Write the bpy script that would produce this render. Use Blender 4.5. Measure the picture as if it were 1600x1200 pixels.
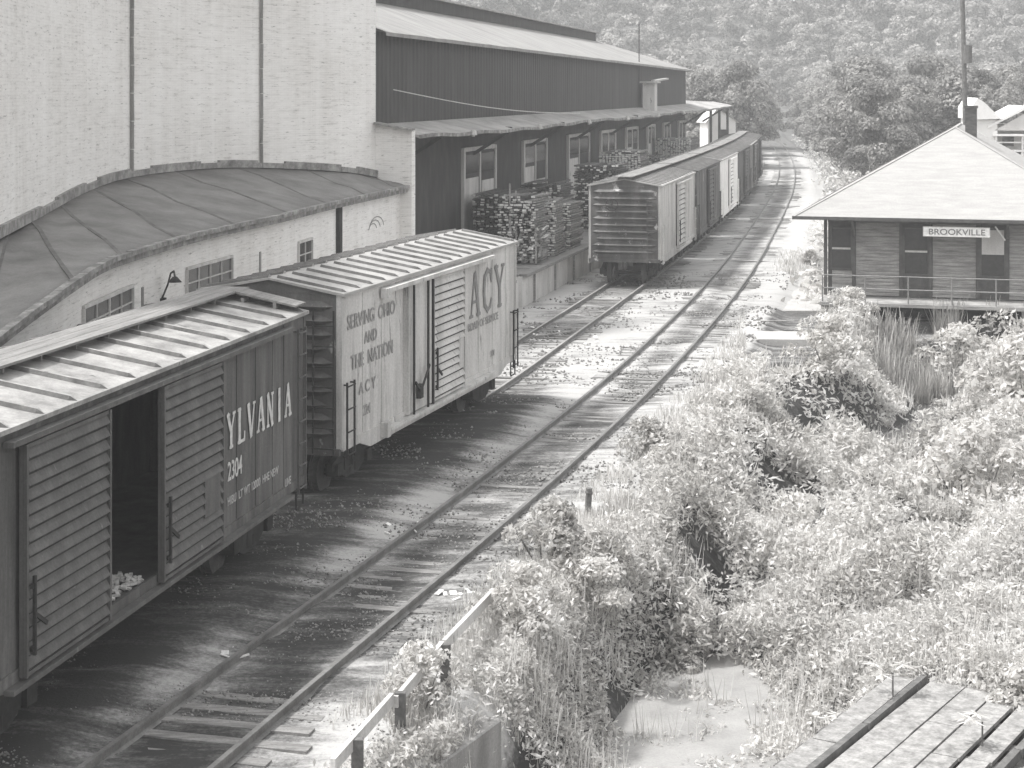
import bpy, math, random
import numpy as np
from mathutils import Vector, Matrix
R = math.radians
random.seed(7); RNG = np.random.default_rng(11)
for o in list(bpy.data.objects): bpy.data.objects.remove(o)
S = bpy.context.scene; COL = S.collection

# ------------------------------------------------------------------ camera, world, sun
F, HZ, CH = 2800.0, 138.0, 8.25           # focal length in photo pixels, horizon row, camera height
cam = bpy.data.objects.new('camera', bpy.data.cameras.new('camera')); COL.objects.link(cam)
cam.location = (0, 0, CH); cam.rotation_euler = (R(90), 0, 0)
cam.data.sensor_width = 36; cam.data.lens = 36 * F / 1600
cam.data.shift_x = -5 / 1600; cam.data.shift_y = -(600 - HZ) / 1600
cam.data.clip_start = .5; cam.data.clip_end = 4000
S.camera = cam
SUN_EL, SUN_AZ = 60, -94                    # azimuth measured from +Y towards +X
w = bpy.data.worlds.new('World'); S.world = w; w.use_nodes = True
nt = w.node_tree; bg = nt.nodes['Background']
sky = nt.nodes.new('ShaderNodeTexSky'); sky.sky_type = 'NISHITA'; sky.sun_disc = False
sky.sun_elevation = R(SUN_EL); sky.sun_rotation = R(SUN_AZ); sky.air_density = 1.5; sky.dust_density = 3
hs = nt.nodes.new('ShaderNodeHueSaturation'); hs.inputs['Saturation'].default_value = 0.03
nt.links.new(sky.outputs[0], hs.inputs['Color']); nt.links.new(hs.outputs[0], bg.inputs['Color'])
bg.inputs['Strength'].default_value = 0.15
sun = bpy.data.objects.new('sun', bpy.data.lights.new('sun', 'SUN')); COL.objects.link(sun)
sun.data.energy = 2.3; sun.data.angle = R(4); sun.data.color = (1, .995, .985)
sd = Vector((math.sin(R(SUN_AZ)) * math.cos(R(SUN_EL)), math.cos(R(SUN_AZ)) * math.cos(R(SUN_EL)), math.sin(R(SUN_EL))))
sun.rotation_euler = sd.to_track_quat('Z', 'Y').to_euler(); sun.location = (60, 40, 80)
S.view_settings.view_transform = 'Standard'; S.view_settings.look = 'None'
HAZE = .0011
S.view_settings.gamma = 1; S.view_settings.exposure = 1.1; S.view_settings.use_curve_mapping = False

# ------------------------------------------------------------------ helpers
def G(px, py, z=0.0):                      # photo pixel + known height -> point in the place
    Y = F * (CH - z) / (py - HZ); return Vector(((px - 805) / F * Y, Y, z))
def AT(px, py, Y): return Vector(((px - 805) / F * Y, Y, CH - (py - HZ) * Y / F))

class MB:
    def __init__(s): s.v = []; s.f = []
    def add(s, vs, fs):
        n = len(s.v); s.v += [tuple(v) for v in vs]; s.f += [tuple(i + n for i in f) for f in fs]
    def box(s, x0, x1, y0, y1, z0, z1):
        s.add([(x0,y0,z0),(x1,y0,z0),(x1,y1,z0),(x0,y1,z0),(x0,y0,z1),(x1,y0,z1),(x1,y1,z1),(x0,y1,z1)],
              [(3,2,1,0),(4,5,6,7),(0,1,5,4),(1,2,6,5),(2,3,7,6),(3,0,4,7)])
    def bar(s, a, b, w, h, up=(0,0,1)):
        a = Vector(a); b = Vector(b); d = (b - a).normalized(); u = Vector(up)
        sx = d.cross(u)
        if sx.length < 1e-4: sx = d.cross(Vector((0, 1, 0)))
        sx.normalize(); uz = sx.cross(d).normalized(); sx *= w / 2; uz *= h / 2
        vs = [p + i * sx + j * uz for p in (a, b) for i, j in ((-1,-1),(1,-1),(1,1),(-1,1))]
        s.add(vs, [(0,1,2,3),(7,6,5,4),(0,4,5,1),(1,5,6,2),(2,6,7,3),(3,7,4,0)])
    def cyl(s, a, b, r, n=10, r2=None):
        a = Vector(a); b = Vector(b); d = (b - a).normalized(); r2 = r if r2 is None else r2
        t = d.cross(Vector((0, 0, 1)))
        if t.length < 1e-3: t = d.cross(Vector((0, 1, 0)))
        t.normalize(); q = d.cross(t)
        vs = []
        for p, rr in ((a, r), (b, r2)):
            for k in range(n):
                c = 2 * math.pi * k / n; vs.append(p + rr * (math.cos(c) * t + math.sin(c) * q))
        s.add(vs, [(k, (k+1) % n, n + (k+1) % n, n + k) for k in range(n)] + [tuple(range(n-1, -1, -1)), tuple(range(n, 2*n))])
    def tube(s, pts, r, n=7):
        for a, b in zip(pts[:-1], pts[1:]): s.cyl(a, b, r, n)
    def prism(s, poly, ext):               # poly: 3D points in a plane, ext: vector
        n = len(poly); e = Vector(ext); vs = [Vector(p) for p in poly] + [Vector(p) + e for p in poly]
        s.add(vs, [tuple(range(n-1, -1, -1)), tuple(range(n, 2*n))] + [(k, (k+1) % n, n + (k+1) % n, n + k) for k in range(n)])
    def build(s, name, m, parent=None, smooth=False, bevel=0):
        me = bpy.data.meshes.new(name); me.from_pydata(s.v, [], s.f)
        import bmesh
        bm = bmesh.new(); bm.from_mesh(me); bmesh.ops.recalc_face_normals(bm, faces=bm.faces)
        if bevel: bmesh.ops.bevel(bm, geom=bm.edges, offset=bevel, segments=1, affect='EDGES')
        bm.to_mesh(me); bm.free()
        if smooth: me.polygons.foreach_set('use_smooth', [True] * len(me.polygons))
        me.materials.append(m)
        o = bpy.data.objects.new(name, me); COL.objects.link(o)
        if parent: o.parent = parent
        return o
def tag(o, label=None, cat=None, group=None, kind=None):
    if label: o['label'] = label
    if cat: o['category'] = cat
    if group: o['group'] = group
    if kind: o['kind'] = kind
    return o
def thing(name, loc, rz, label, cat, group=None):
    o = bpy.data.objects.new(name, None); COL.objects.link(o); o.empty_display_size = .3
    o.location = loc; o.rotation_euler = (0, 0, rz); return tag(o, label, cat, group)
def copy_thing(src, loc, rz=0, sc=1, label=None, group=None):
    r = src.copy(); COL.objects.link(r); r.location = loc; r.rotation_euler = (0, 0, rz); r.scale = (sc,)*3 if not hasattr(sc, '__len__') else sc
    if label: r['label'] = label
    if group: r['group'] = group
    for ch in src.children:
        c = ch.copy(); COL.objects.link(c); c.parent = r
        for g in ch.children:
            d = g.copy(); COL.objects.link(d); d.parent = c
    return r

# numpy value noise
_T = RNG.random((256, 256))
def vn(x, y, s=1.0, o=0):
    x = np.asarray(x, float) / s + 37.3 + o * 17.7; y = np.asarray(y, float) / s + 91.1 + o * 5.3
    xi = np.floor(x).astype(int); yi = np.floor(y).astype(int); fx = x - xi; fy = y - yi
    fx = fx*fx*(3-2*fx); fy = fy*fy*(3-2*fy)
    a = _T[xi % 256, yi % 256]; b = _T[(xi+1) % 256, yi % 256]; c = _T[xi % 256, (yi+1) % 256]; d = _T[(xi+1) % 256, (yi+1) % 256]
    return (a*(1-fx)+b*fx)*(1-fy) + (c*(1-fx)+d*fx)*fy
def sst(a, b, x): t = np.clip((np.asarray(x, float) - a) / (b - a), 0, 1); return t*t*(3-2*t)

# ------------------------------------------------------------------ materials (all grey: the place is seen in black and white)
def g3(v): return (v * 1.0, v * .985, v * .965, 1)
def newmat(name):
    m = bpy.data.materials.new(name); m.use_nodes = True; return m, m.node_tree, m.node_tree.nodes['Principled BSDF']
def noise_node(t, scale, vec, detail=6, rough=.6):
    n = t.nodes.new('ShaderNodeTexNoise'); n.inputs['Scale'].default_value = scale
    n.inputs['Detail'].default_value = detail; n.inputs['Roughness'].default_value = rough
    t.links.new(vec, n.inputs['Vector']); return n
def mapping(t, src, scale):
    mp = t.nodes.new('ShaderNodeMapping'); mp.inputs['Scale'].default_value = scale
    t.links.new(src, mp.inputs['Vector']); return mp.outputs[0]
def ramp(t, fac, stops):
    r = t.nodes.new('ShaderNodeValToRGB'); e = r.color_ramp.elements
    e[0].position = stops[0][0]; e[0].color = g3(stops[0][1]); e[1].position = stops[-1][0]; e[1].color = g3(stops[-1][1])
    for p, v in stops[1:-1]: k = e.new(p); k.color = g3(v)
    t.links.new(fac, r.inputs['Fac']); return r.outputs['Color']
def mix(t, fac, a, b, mode='MIX'):
    n = t.nodes.new('ShaderNodeMix'); n.data_type = 'RGBA'; n.blend_type = mode
    if isinstance(fac, (int, float)): n.inputs[0].default_value = fac
    else: t.links.new(fac, n.inputs[0])
    for i, c in ((6, a), (7, b)):
        if isinstance(c, tuple): n.inputs[i].default_value = c
        else: t.links.new(c, n.inputs[i])
    return n.outputs[2]
def bump(t, b, h, strength, dist=.02):
    n = t.nodes.new('ShaderNodeBump'); n.inputs['Strength'].default_value = strength; n.inputs['Distance'].default_value = dist
    t.links.new(h, n.inputs['Height']); t.links.new(n.outputs[0], b.inputs['Normal'])
def surf(name, lo, mid, hi, scale=(1,1,1), ns=2.0, rough=.85, bstr=.3, fine=25, coord='Object', spots=None, metal=0):
    """weathered surface: stretched noise between three greys, fine grain, optional dark or light spots"""
    m, t, b = newmat(name); tc = t.nodes.new('ShaderNodeTexCoord').outputs[coord]
    v = mapping(t, tc, scale); n = noise_node(t, ns, v, 8, .65)
    c = ramp(t, n.outputs['Fac'], [(.3, lo), (.5, mid), (.7, hi)])
    n2 = noise_node(t, fine, tc, 4, .7)
    c = mix(t, .35, c, ramp(t, n2.outputs['Fac'], [(.3, .3), (.7, .75)]), 'OVERLAY')
    if spots:
        val, th, sc, sscale = spots
        n3 = noise_node(t, sc, mapping(t, tc, sscale), 6, .7)
        r = t.nodes.new('ShaderNodeValToRGB'); r.color_ramp.elements[0].position = th; r.color_ramp.elements[1].position = min(1, th + .06)
        t.links.new(n3.outputs['Fac'], r.inputs['Fac']); c = mix(t, r.outputs['Color'], c, g3(val))
    t.links.new(c, b.inputs['Base Color']); b.inputs['Roughness'].default_value = rough; b.inputs['Metallic'].default_value = metal
    b.inputs['Specular IOR Level'].default_value = .25
    bump(t, b, n2.outputs['Fac'], bstr); return m
def leafmat(name, lo, hi, trans=.35, patch=3.0):
    m, t, b = newmat(name); geo = t.nodes.new('ShaderNodeNewGeometry')
    tc = t.nodes.new('ShaderNodeTexCoord').outputs['Object']
    n = noise_node(t, 1 / patch, tc, 3, .5)
    c = ramp(t, geo.outputs['Random Per Island'], [(0, lo), (.6, (lo+hi)/2), (1, hi)])
    c = mix(t, .6, c, ramp(t, n.outputs['Fac'], [(.35, .2), (.65, .75)]), 'OVERLAY')
    t.links.new(c, b.inputs['Base Color']); b.inputs['Roughness'].default_value = .6; b.inputs['Specular IOR Level'].default_value = .2
    tr = t.nodes.new('ShaderNodeBsdfTranslucent'); t.links.new(c, tr.inputs['Color'])
    ms = t.nodes.new('ShaderNodeMixShader'); ms.inputs[0].default_value = trans
    t.links.new(b.outputs[0], ms.inputs[1]); t.links.new(tr.outputs[0], ms.inputs[2])
    t.links.new(ms.outputs[0], t.nodes['Material Output'].inputs['Surface']); return m
def flat(name, v, rough=.7, metal=0):
    m, t, b = newmat(name); tc = t.nodes.new('ShaderNodeTexCoord').outputs['Object']
    n = noise_node(t, 9, tc, 6, .7); t.links.new(ramp(t, n.outputs['Fac'], [(.3, v*.7), (.7, v*1.25)]), b.inputs['Base Color'])
    b.inputs['Roughness'].default_value = rough; b.inputs['Metallic'].default_value = metal; return m

M = {}
M['prr'] = surf('dark_boxcar_paint', .05, .09, .16, (1.2,1.2,.12), 2.2, .75, spots=(.25, .66, 3, (1.5,1.5,.2)))
M['prr_door'] = surf('dark_door_paint', .07, .10, .14, (1,1,.2), 2.5, .75, spots=(.22, .66, 4, (1,1,.6)))
M['acy'] = surf('light_boxcar_paint', .32, .50, .60, (1.1,1.1,.15), 2.0, .7, spots=(.18, .60, 3, (1.5,1.5,.22)))
M['end_dark'] = surf('dark_end_paint', .06, .085, .13, (.6,.6,.3), 2.5, .7, spots=(.28, .62, 3, (.6,.6,.4)))
M['end_mid'] = surf('worn_end_paint', .05, .09, .19, (.6,.6,.3), 2.5, .6, spots=(.5, .6, 3, (.6,.6,.5)))
M['roof_light'] = surf('galvanised_car_roof', .22, .32, .40, (1,1,1), 1.6, .6, spots=(.12, .68, 5, (1,1,1)))
M['roof_prr'] = surf('weathered_car_roof', .16, .28, .40, (1,1,1), 2.2, .6, spots=(.12, .62, 4, (1,.6,1)))
M['roof_dark'] = surf('dark_car_roof', .05, .07, .1, (1,1,1), 2.0)
M['flash'] = surf('weathered_flashing', .12, .25, .42, (1,1,1), 3, .9)
M['gap'] = surf('grime_in_gaps', .02, .035, .06, (1,1,1), 4, .95)  # dark tone between door slats, their shade put into the colour
M['seam'] = surf('rusted_roof_seam', .06, .10, .16, (1,1,1), 3, .9)  # darker tone for roof rib sides, painted in as shade
M['rail_head'] = surf('worn_rail_head', .22, .32, .42, (1,1,1), 2, .35)
M['board'] = surf('grey_planks', .14, .2, .28, (.3,3,3), 2.5, .85)
M['under'] = surf('greasy_iron', .02, .03, .05, (1,1,1), 4)
M['wheel'] = surf('wheel_steel', .035, .06, .1, (1,1,1), 4, .5)
M['white_paint'] = flat('white_lettering', .55)
M['sign_white'] = flat('sign_white', .8)
M['faded_white'] = flat('faded_white_lettering', .42)
M['dark_letter'] = flat('dark_lettering', .19)
M['mid_letter'] = flat('faded_dark_lettering', .27)
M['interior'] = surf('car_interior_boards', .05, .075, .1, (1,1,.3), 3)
M['straw'] = surf('pale_dunnage', .25, .5, .7, (1,1,1), 6, spots=(.1, .6, 4, (1,1,1)))
M['rail'] = surf('rusty_rail', .10, .15, .22, (1,1,1), 3, .45)
M['tie'] = surf('weathered_tie', .12, .20, .30, (1,6,6), 2, .9, .6)
M['dock'] = surf('dock_concrete', .36, .52, .64, (1,1,.35), 1.2, .9, spots=(.12, .63, 2.5, (1,1,.4)))
M['concrete'] = surf('stained_concrete', .16, .24, .34, (1,1,.2), 1.6, .9)
M['slab'] = surf('pale_slab', .34, .42, .48, (1,1,1), 1.5, .9)
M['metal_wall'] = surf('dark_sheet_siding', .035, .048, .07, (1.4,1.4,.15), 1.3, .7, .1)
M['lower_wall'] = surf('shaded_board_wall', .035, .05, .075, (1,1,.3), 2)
M['canopy'] = surf('canopy_felt', .20, .32, .42, (1,1,1), .8, .9, spots=(.12, .64, 1.5, (1,1,1)))
M['house_roof'] = surf('sheet_roof', .18, .25, .31, (1,.15,1), 1.2, .8)
M['felt'] = surf('tarred_roof_felt', .13, .19, .25, (.5,.5,.5), 1.6, .95)
M['seam_felt'] = surf('tarred_seam', .09, .13, .19, (1,1,1), 2, .95)
M['coping'] = surf('roof_edge', .10, .22, .42, (1,1,1), 3)
M['trim'] = surf('pale_door_trim', .42, .52, .62, (2,2,.3), 2)
M['door_dark'] = surf('dark_door_panels', .08, .12, .18, (1,1,.3), 3)
M['glass'] = flat('dusty_glass', .045, .15)
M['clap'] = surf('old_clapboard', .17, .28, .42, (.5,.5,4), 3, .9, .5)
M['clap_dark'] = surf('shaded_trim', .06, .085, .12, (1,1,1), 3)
M['depot_roof'] = surf('pale_shingle_roof', .27, .31, .35, (.4,.4,5), 2.5, .9, .2)
M['chimney'] = surf('sooty_brick', .06, .09, .13, (1,1,3), 4)
M['whitewash'] = surf('white_clapboard_house', .72, .80, .84, (1,1,1), 1)
M['lumber_end'] = surf('sawn_board_ends', .55, .72, .85, (1,1,1), 7)
M['lumber'] = surf('stacked_boards', .10, .17, .28, (1,1,1), 4)
M['lumber_dark'] = surf('weathered_boards', .04, .07, .12, (1,1,1), 5)
M['timber'] = surf('bleached_timber', .14, .25, .36, (2.5,2.5,2), 2.5, .9, .5)
M['timber_dark'] = surf('creosoted_timber', .08, .12, .18, (2,2,2), 3)
M['bark'] = surf('bark', .08, .13, .2, (3,3,.6), 4)
M['pipe'] = flat('painted_pipe', .2)
M['paper'] = flat('scraps', .7)
M['stone'] = surf('loose_stone', .12, .2, .34, (1,1,1), 8)
M['weed'] = leafmat('weed_leaves', .38, .88, .5, 2.5)
M['weed2'] = leafmat('pale_shrub_leaves', .48, .88, .5, 1.6)
M['weed3'] = leafmat('mid_shrub_leaves', .40, .75, .5, 1.6)
M['grass'] = leafmat('dry_grass_blades', .45, .8, .4, 2)
M['reed'] = leafmat('reed_blades', .25, .6, .3, 2)
M['tree_l'] = leafmat('light_tree_leaves', .20, .46, .4, 4)
M['tree_m'] = leafmat('mid_tree_leaves', .18, .42, .4, 4)
M['tree_d'] = leafmat('dark_tree_leaves', .15, .38, .35, 4)

# white painted brick with horizontal smudges, uses UV in metres
m, t, b = newmat('white_painted_brick'); uv = t.nodes.new('ShaderNodeTexCoord').outputs['UV']
br = t.nodes.new('ShaderNodeTexBrick'); br.inputs['Scale'].default_value = 1; br.inputs['Brick Width'].default_value = .22
br.inputs['Row Height'].default_value = .075; br.inputs['Mortar Size'].default_value = .008; br.inputs['Mortar Smooth'].default_value = .4
br.inputs['Color1'].default_value = g3(.74); br.inputs['Color2'].default_value = g3(.82); br.inputs['Mortar'].default_value = g3(.66)
t.links.new(uv, br.inputs['Vector'])
n1 = noise_node(t, 1.0, mapping(t, uv, (1.1, 9, 1)), 9, .72); n2 = noise_node(t, 1.0, mapping(t, uv, (.25, .3, 1)), 4, .5)
n3 = noise_node(t, 1.0, mapping(t, uv, (2.2, 14, 1)), 6, .75)
c = mix(t, .55, br.outputs['Color'], ramp(t, n1.outputs['Fac'], [(.30, .30), (.45, .72), (.7, .86)]))
c = mix(t, .6, c, ramp(t, n2.outputs['Fac'], [(.3, .36), (.7, .70)]), 'OVERLAY')
r = t.nodes.new('ShaderNodeValToRGB'); r.color_ramp.elements[0].position = .58; r.color_ramp.elements[1].position = .66
t.links.new(n3.outputs['Fac'], r.inputs['Fac']); c = mix(t, r.outputs['Color'], c, g3(.30))
n4 = noise_node(t, 1.0, mapping(t, uv, (2.0, .10, 1)), 6, .7); c = mix(t, .5, c, ramp(t, n4.outputs['Fac'], [(.35, .33), (.6, .62)]), 'OVERLAY')
t.links.new(c, b.inputs['Base Color']); b.inputs['Roughness'].default_value = .9; bump(t, b, br.outputs['Fac'], -.35, .01)
M['brick'] = m

# ------------------------------------------------------------------ track lines
def hermite(pts):
    Y = np.array([p[0] for p in pts], float); X = np.array([p[1] for p in pts], float)
    D = np.gradient(X, Y)
    def f(y):
        y = np.clip(np.asarray(y, float), Y[0], Y[-1]); i = np.clip(np.searchsorted(Y, y) - 1, 0, len(Y) - 2)
        h = Y[i+1] - Y[i]; s = (y - Y[i]) / h
        return (2*s**3-3*s**2+1)*X[i] + (s**3-2*s**2+s)*h*D[i] + (-2*s**3+3*s**2)*X[i+1] + (s**3-s**2)*h*D[i+1]
    return f
xm = hermite([(5,-9.0),(12,-7.0),(21.4,-4.4),(26.3,-3.02),(31.9,-1.42),(40.4,.87),(47,2.55),(62.7,6.2),(76,9.02),(103.6,14.3),(152,22.9),(180,27.3),(222,33.2),(290,41.5),(330,45.5),(420,50),(900,50)])
xs = hermite([(5,-12.4),(12,-10.6),(21.4,-8.4),(29,-6.45),(36,-4.6),(47.3,-1.5),(60,1.4),(76.1,4.99),(87,7.3),(99,9.75),(109,11.75),(124,14.6),(136,16.7),(156,20),(180,24),(222,30),(290,38.5)])

# ------------------------------------------------------------------ ground
def gz(X, Y):
    X = np.asarray(X, float); Y = np.asarray(Y, float); dx = X - xm(Y)
    ab_ = 2.62 + .15*(Y - 20.2); cut = (Y < 24.7) * sst(0, .3, dx - ab_)
    sh_ = 2.4*sst(49, 55, Y)
    rav = np.maximum(sst(2.9+sh_, 5.2+sh_*1.3-1.0*(1-sst(30,36,Y)), dx), cut) * (1 - sst(62, 66.5, Y + .29*(X-12))) * (1 - .75*sst(13, 19, dx))
    z = -2.0 * rav
    ut = (X-3.57)*.535 + (Y-21.75)*.845; vt = (X-3.57)*.845 - (Y-21.75)*.535
    bank = sst(2.6, 4.6, ut) * sst(-2.2, -.2, vt + .8*(vn(X, Y, 1.1, 50)-.5)) * (1 - sst(46, 54, Y))
    z = z + bank * np.maximum(0, (-.75 - z))
    z = z + (-.25) * sst(2.3, 3.2, dx) * (1 - rav)
    z = z + .10 * (vn(X, Y, 2.2) - .5) * sst(2.2, 3.5, np.abs(dx + 2)) + .05*(vn(X, Y, .35, 3)-.5)*sst(2,4,dx)
    # hill beyond the yard
    hr = sst(14, 70, dx) * sst(95, 170, Y) * .16 * np.clip(dx - 14, 0, 400)
    hb = np.clip(Y - 300, 0, 500) * .26 * sst(290, 380, Y)
    hl = sst(25, 60, -dx) * np.clip(Y - 190, 0, 500) * .10
    z = z + np.minimum(hr + hb + hl, 72)
    return z
cols = np.concatenate([np.linspace(-260,-60,9), np.linspace(-50,-16,14), np.arange(-15,21,.28), np.linspace(22,60,28), np.linspace(70,420,24)])
rows = np.concatenate([np.arange(6,72,.3), np.arange(72,165,1.2), np.arange(168,420,6), np.linspace(430,1400,30)])
DX, YY = np.meshgrid(cols, rows); XX = xm(YY) + DX
bed = .065 * (vn(XX*.8, YY, 1.3, 1) - .42) + .05 * (vn(XX*.7, YY, .42, 2) - .5) + .20*(1 - sst(1.4, 3.0, np.abs(XX - xs(YY) - .5)))*(1 - sst(45, 49, YY))          # dust and cinders round the ties; raised under near cars, standing for shade
ZZ = gz(XX, YY) + bed * (DX < 3) + .012*(1 - sst(1.3, 2.6, np.abs(DX))) 
nr, nc = XX.shape
def grid_mesh(name, X, Y, Z):
    nr, nc = X.shape; me = bpy.data.meshes.new(name)
    v = np.stack([X, Y, Z], -1).reshape(-1, 3).astype(np.float32)
    i = np.arange((nr-1)*(nc-1)); r_ = i // (nc-1); c_ = i % (nc-1); a = r_*nc + c_
    f = np.stack([a, a+1, a+nc+1, a+nc], -1).astype(np.int32)
    raw(me, v, f); return me
def raw(me, v, f, smooth=True):
    k = f.shape[1]; me.vertices.add(len(v)); me.vertices.foreach_set('co', v.reshape(-1))
    me.loops.add(len(f)*k); me.loops.foreach_set('vertex_index', f.reshape(-1).astype(np.int32))
    me.polygons.add(len(f)); me.polygons.foreach_set('loop_start', (np.arange(len(f))*k).astype(np.int32))
    me.polygons.foreach_set('loop_total', np.full(len(f), k, np.int32))
    if smooth: me.polygons.foreach_set('use_smooth', np.ones(len(f), bool))
    me.update(); me.validate()
me = grid_mesh('ground', XX, YY, ZZ)
# soil kind per point: 0 dark cinders, .5 ordinary cinder, 1 pale dust; shade by the near cars is painted in
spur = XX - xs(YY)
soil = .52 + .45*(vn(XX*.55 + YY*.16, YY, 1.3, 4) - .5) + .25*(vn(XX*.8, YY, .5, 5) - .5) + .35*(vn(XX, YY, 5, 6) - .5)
car_shade = (1 - sst(1.2, 2.7, np.abs(spur - .5))) * (1 - sst(46, 52, YY))               # shade under and beside the standing cars, painted into the soil
car_shade = np.maximum(car_shade, (1 - sst(.4, 2.5, spur)) * (1 - sst(30, 36, YY)) * .9)
soil = soil - 1.1*car_shade - .08 * (1 - sst(24, 36, YY)) * (np.abs(DX) < 3.2) * (1-sst(.6,1.6,DX)) + .30*sst(26, 60, YY)
soil = soil - .38*(1 - sst(.2, .7, np.abs(DX))) * (YY > 20) + .9*sst(1.5, 2.4, DX)*(1-sst(64,70,YY)*.3)
soil = soil + .28*(1 - sst(.3, 1.0, np.abs(DX + 1.7)))*(YY < 50)
soil = soil - .5*(1 - sst(.4, 1.9, np.abs(spur + .2))) * (YY > 60)
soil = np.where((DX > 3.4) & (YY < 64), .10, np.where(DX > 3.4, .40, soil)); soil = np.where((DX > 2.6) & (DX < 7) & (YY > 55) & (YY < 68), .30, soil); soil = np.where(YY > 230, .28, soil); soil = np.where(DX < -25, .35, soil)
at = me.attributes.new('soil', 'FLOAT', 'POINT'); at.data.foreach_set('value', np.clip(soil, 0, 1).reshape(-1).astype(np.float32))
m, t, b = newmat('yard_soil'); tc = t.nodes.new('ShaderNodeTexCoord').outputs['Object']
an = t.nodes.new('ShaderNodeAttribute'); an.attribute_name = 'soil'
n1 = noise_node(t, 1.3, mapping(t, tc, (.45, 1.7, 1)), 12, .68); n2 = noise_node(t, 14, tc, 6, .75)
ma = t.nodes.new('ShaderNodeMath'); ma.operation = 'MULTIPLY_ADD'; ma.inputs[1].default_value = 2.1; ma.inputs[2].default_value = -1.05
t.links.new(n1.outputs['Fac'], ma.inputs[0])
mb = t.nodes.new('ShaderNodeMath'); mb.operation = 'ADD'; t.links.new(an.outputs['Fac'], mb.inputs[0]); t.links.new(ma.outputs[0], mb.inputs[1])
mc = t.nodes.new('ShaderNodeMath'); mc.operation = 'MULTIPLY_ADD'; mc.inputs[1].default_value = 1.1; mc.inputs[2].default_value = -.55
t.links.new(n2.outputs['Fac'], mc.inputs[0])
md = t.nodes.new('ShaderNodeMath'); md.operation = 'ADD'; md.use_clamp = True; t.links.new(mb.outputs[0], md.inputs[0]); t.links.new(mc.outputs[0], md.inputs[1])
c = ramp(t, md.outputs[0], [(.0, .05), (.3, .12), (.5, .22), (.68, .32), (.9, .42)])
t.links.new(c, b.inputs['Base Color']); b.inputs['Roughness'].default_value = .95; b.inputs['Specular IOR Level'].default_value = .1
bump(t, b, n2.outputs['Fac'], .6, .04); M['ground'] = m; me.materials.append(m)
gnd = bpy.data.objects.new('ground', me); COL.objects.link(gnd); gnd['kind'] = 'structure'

# ------------------------------------------------------------------ scatter helpers
def leaf_arrays(P, N, size, asp=.45, spin=None):
    n = len(P); a = RNG.normal(size=(n, 3)); T = np.cross(N, a); T /= np.linalg.norm(T, axis=1, keepdims=True) + 1e-9
    if spin is not None: T = spin
    B = np.cross(N, T); B /= np.linalg.norm(B, axis=1, keepdims=True) + 1e-9
    s = size[:, None]; T = T*s; B = B*s*asp
    v = np.stack([P - T, P + B - .1*T, P + T, P - B - .1*T], 1).reshape(-1, 3)
    return v.astype(np.float32)
def leaves(name, v, m, parent=None):
    me = bpy.data.meshes.new(name); f = np.arange(len(v)).reshape(-1, 4); raw(me, v, f, False); me.materials.append(m)
    o = bpy.data.objects.new(name, me); COL.objects.link(o); o.parent = parent; return o
def unit(a): return a / (np.linalg.norm(a, axis=1, keepdims=True) + 1e-9)
def crown_pts(n, R_, H_, z0, lobes, squash=.8):
    """points spread over a heap of leafy lobes; returns positions and outward normals"""
    L = []
    for k in range(lobes):
        a = RNG.uniform(0, 2*math.pi); q = RNG.uniform(0, 1)**.6; h = RNG.uniform(0, 1)
        prof = math.sin(math.pi * min(1, .18 + .82*h))**.6
        L.append((math.cos(a)*q*R_*.9*prof, math.sin(a)*q*R_*.9*prof, z0 + h*H_*.85, RNG.uniform(.15, .42)*R_))
    L = np.array(L); k = RNG.integers(0, lobes, n); d = unit(RNG.normal(size=(n, 3))); d[:, 2] = np.where(d[:, 2] < -.3, -d[:, 2]*.6, d[:, 2]); d = unit(d)
    rad = L[k, 3] * (.72 + .38*RNG.random(n)**.5)
    P = L[k, :3] + d * rad[:, None] * np.array([1, 1, squash])
    return P, d
def tri_tree(R_, H_, n, leaf, lobes=26, trunk=.25):
    z0 = H_ * .22; P, d = crown_pts(n, R_, H_*.8, z0, lobes)
    N = unit(d + RNG.normal(size=d.shape)*.45 + np.array([0, 0, .25]))
    return leaf_arrays(P, N, leaf * RNG.uniform(.6, 1.3, n), .6)

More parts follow.
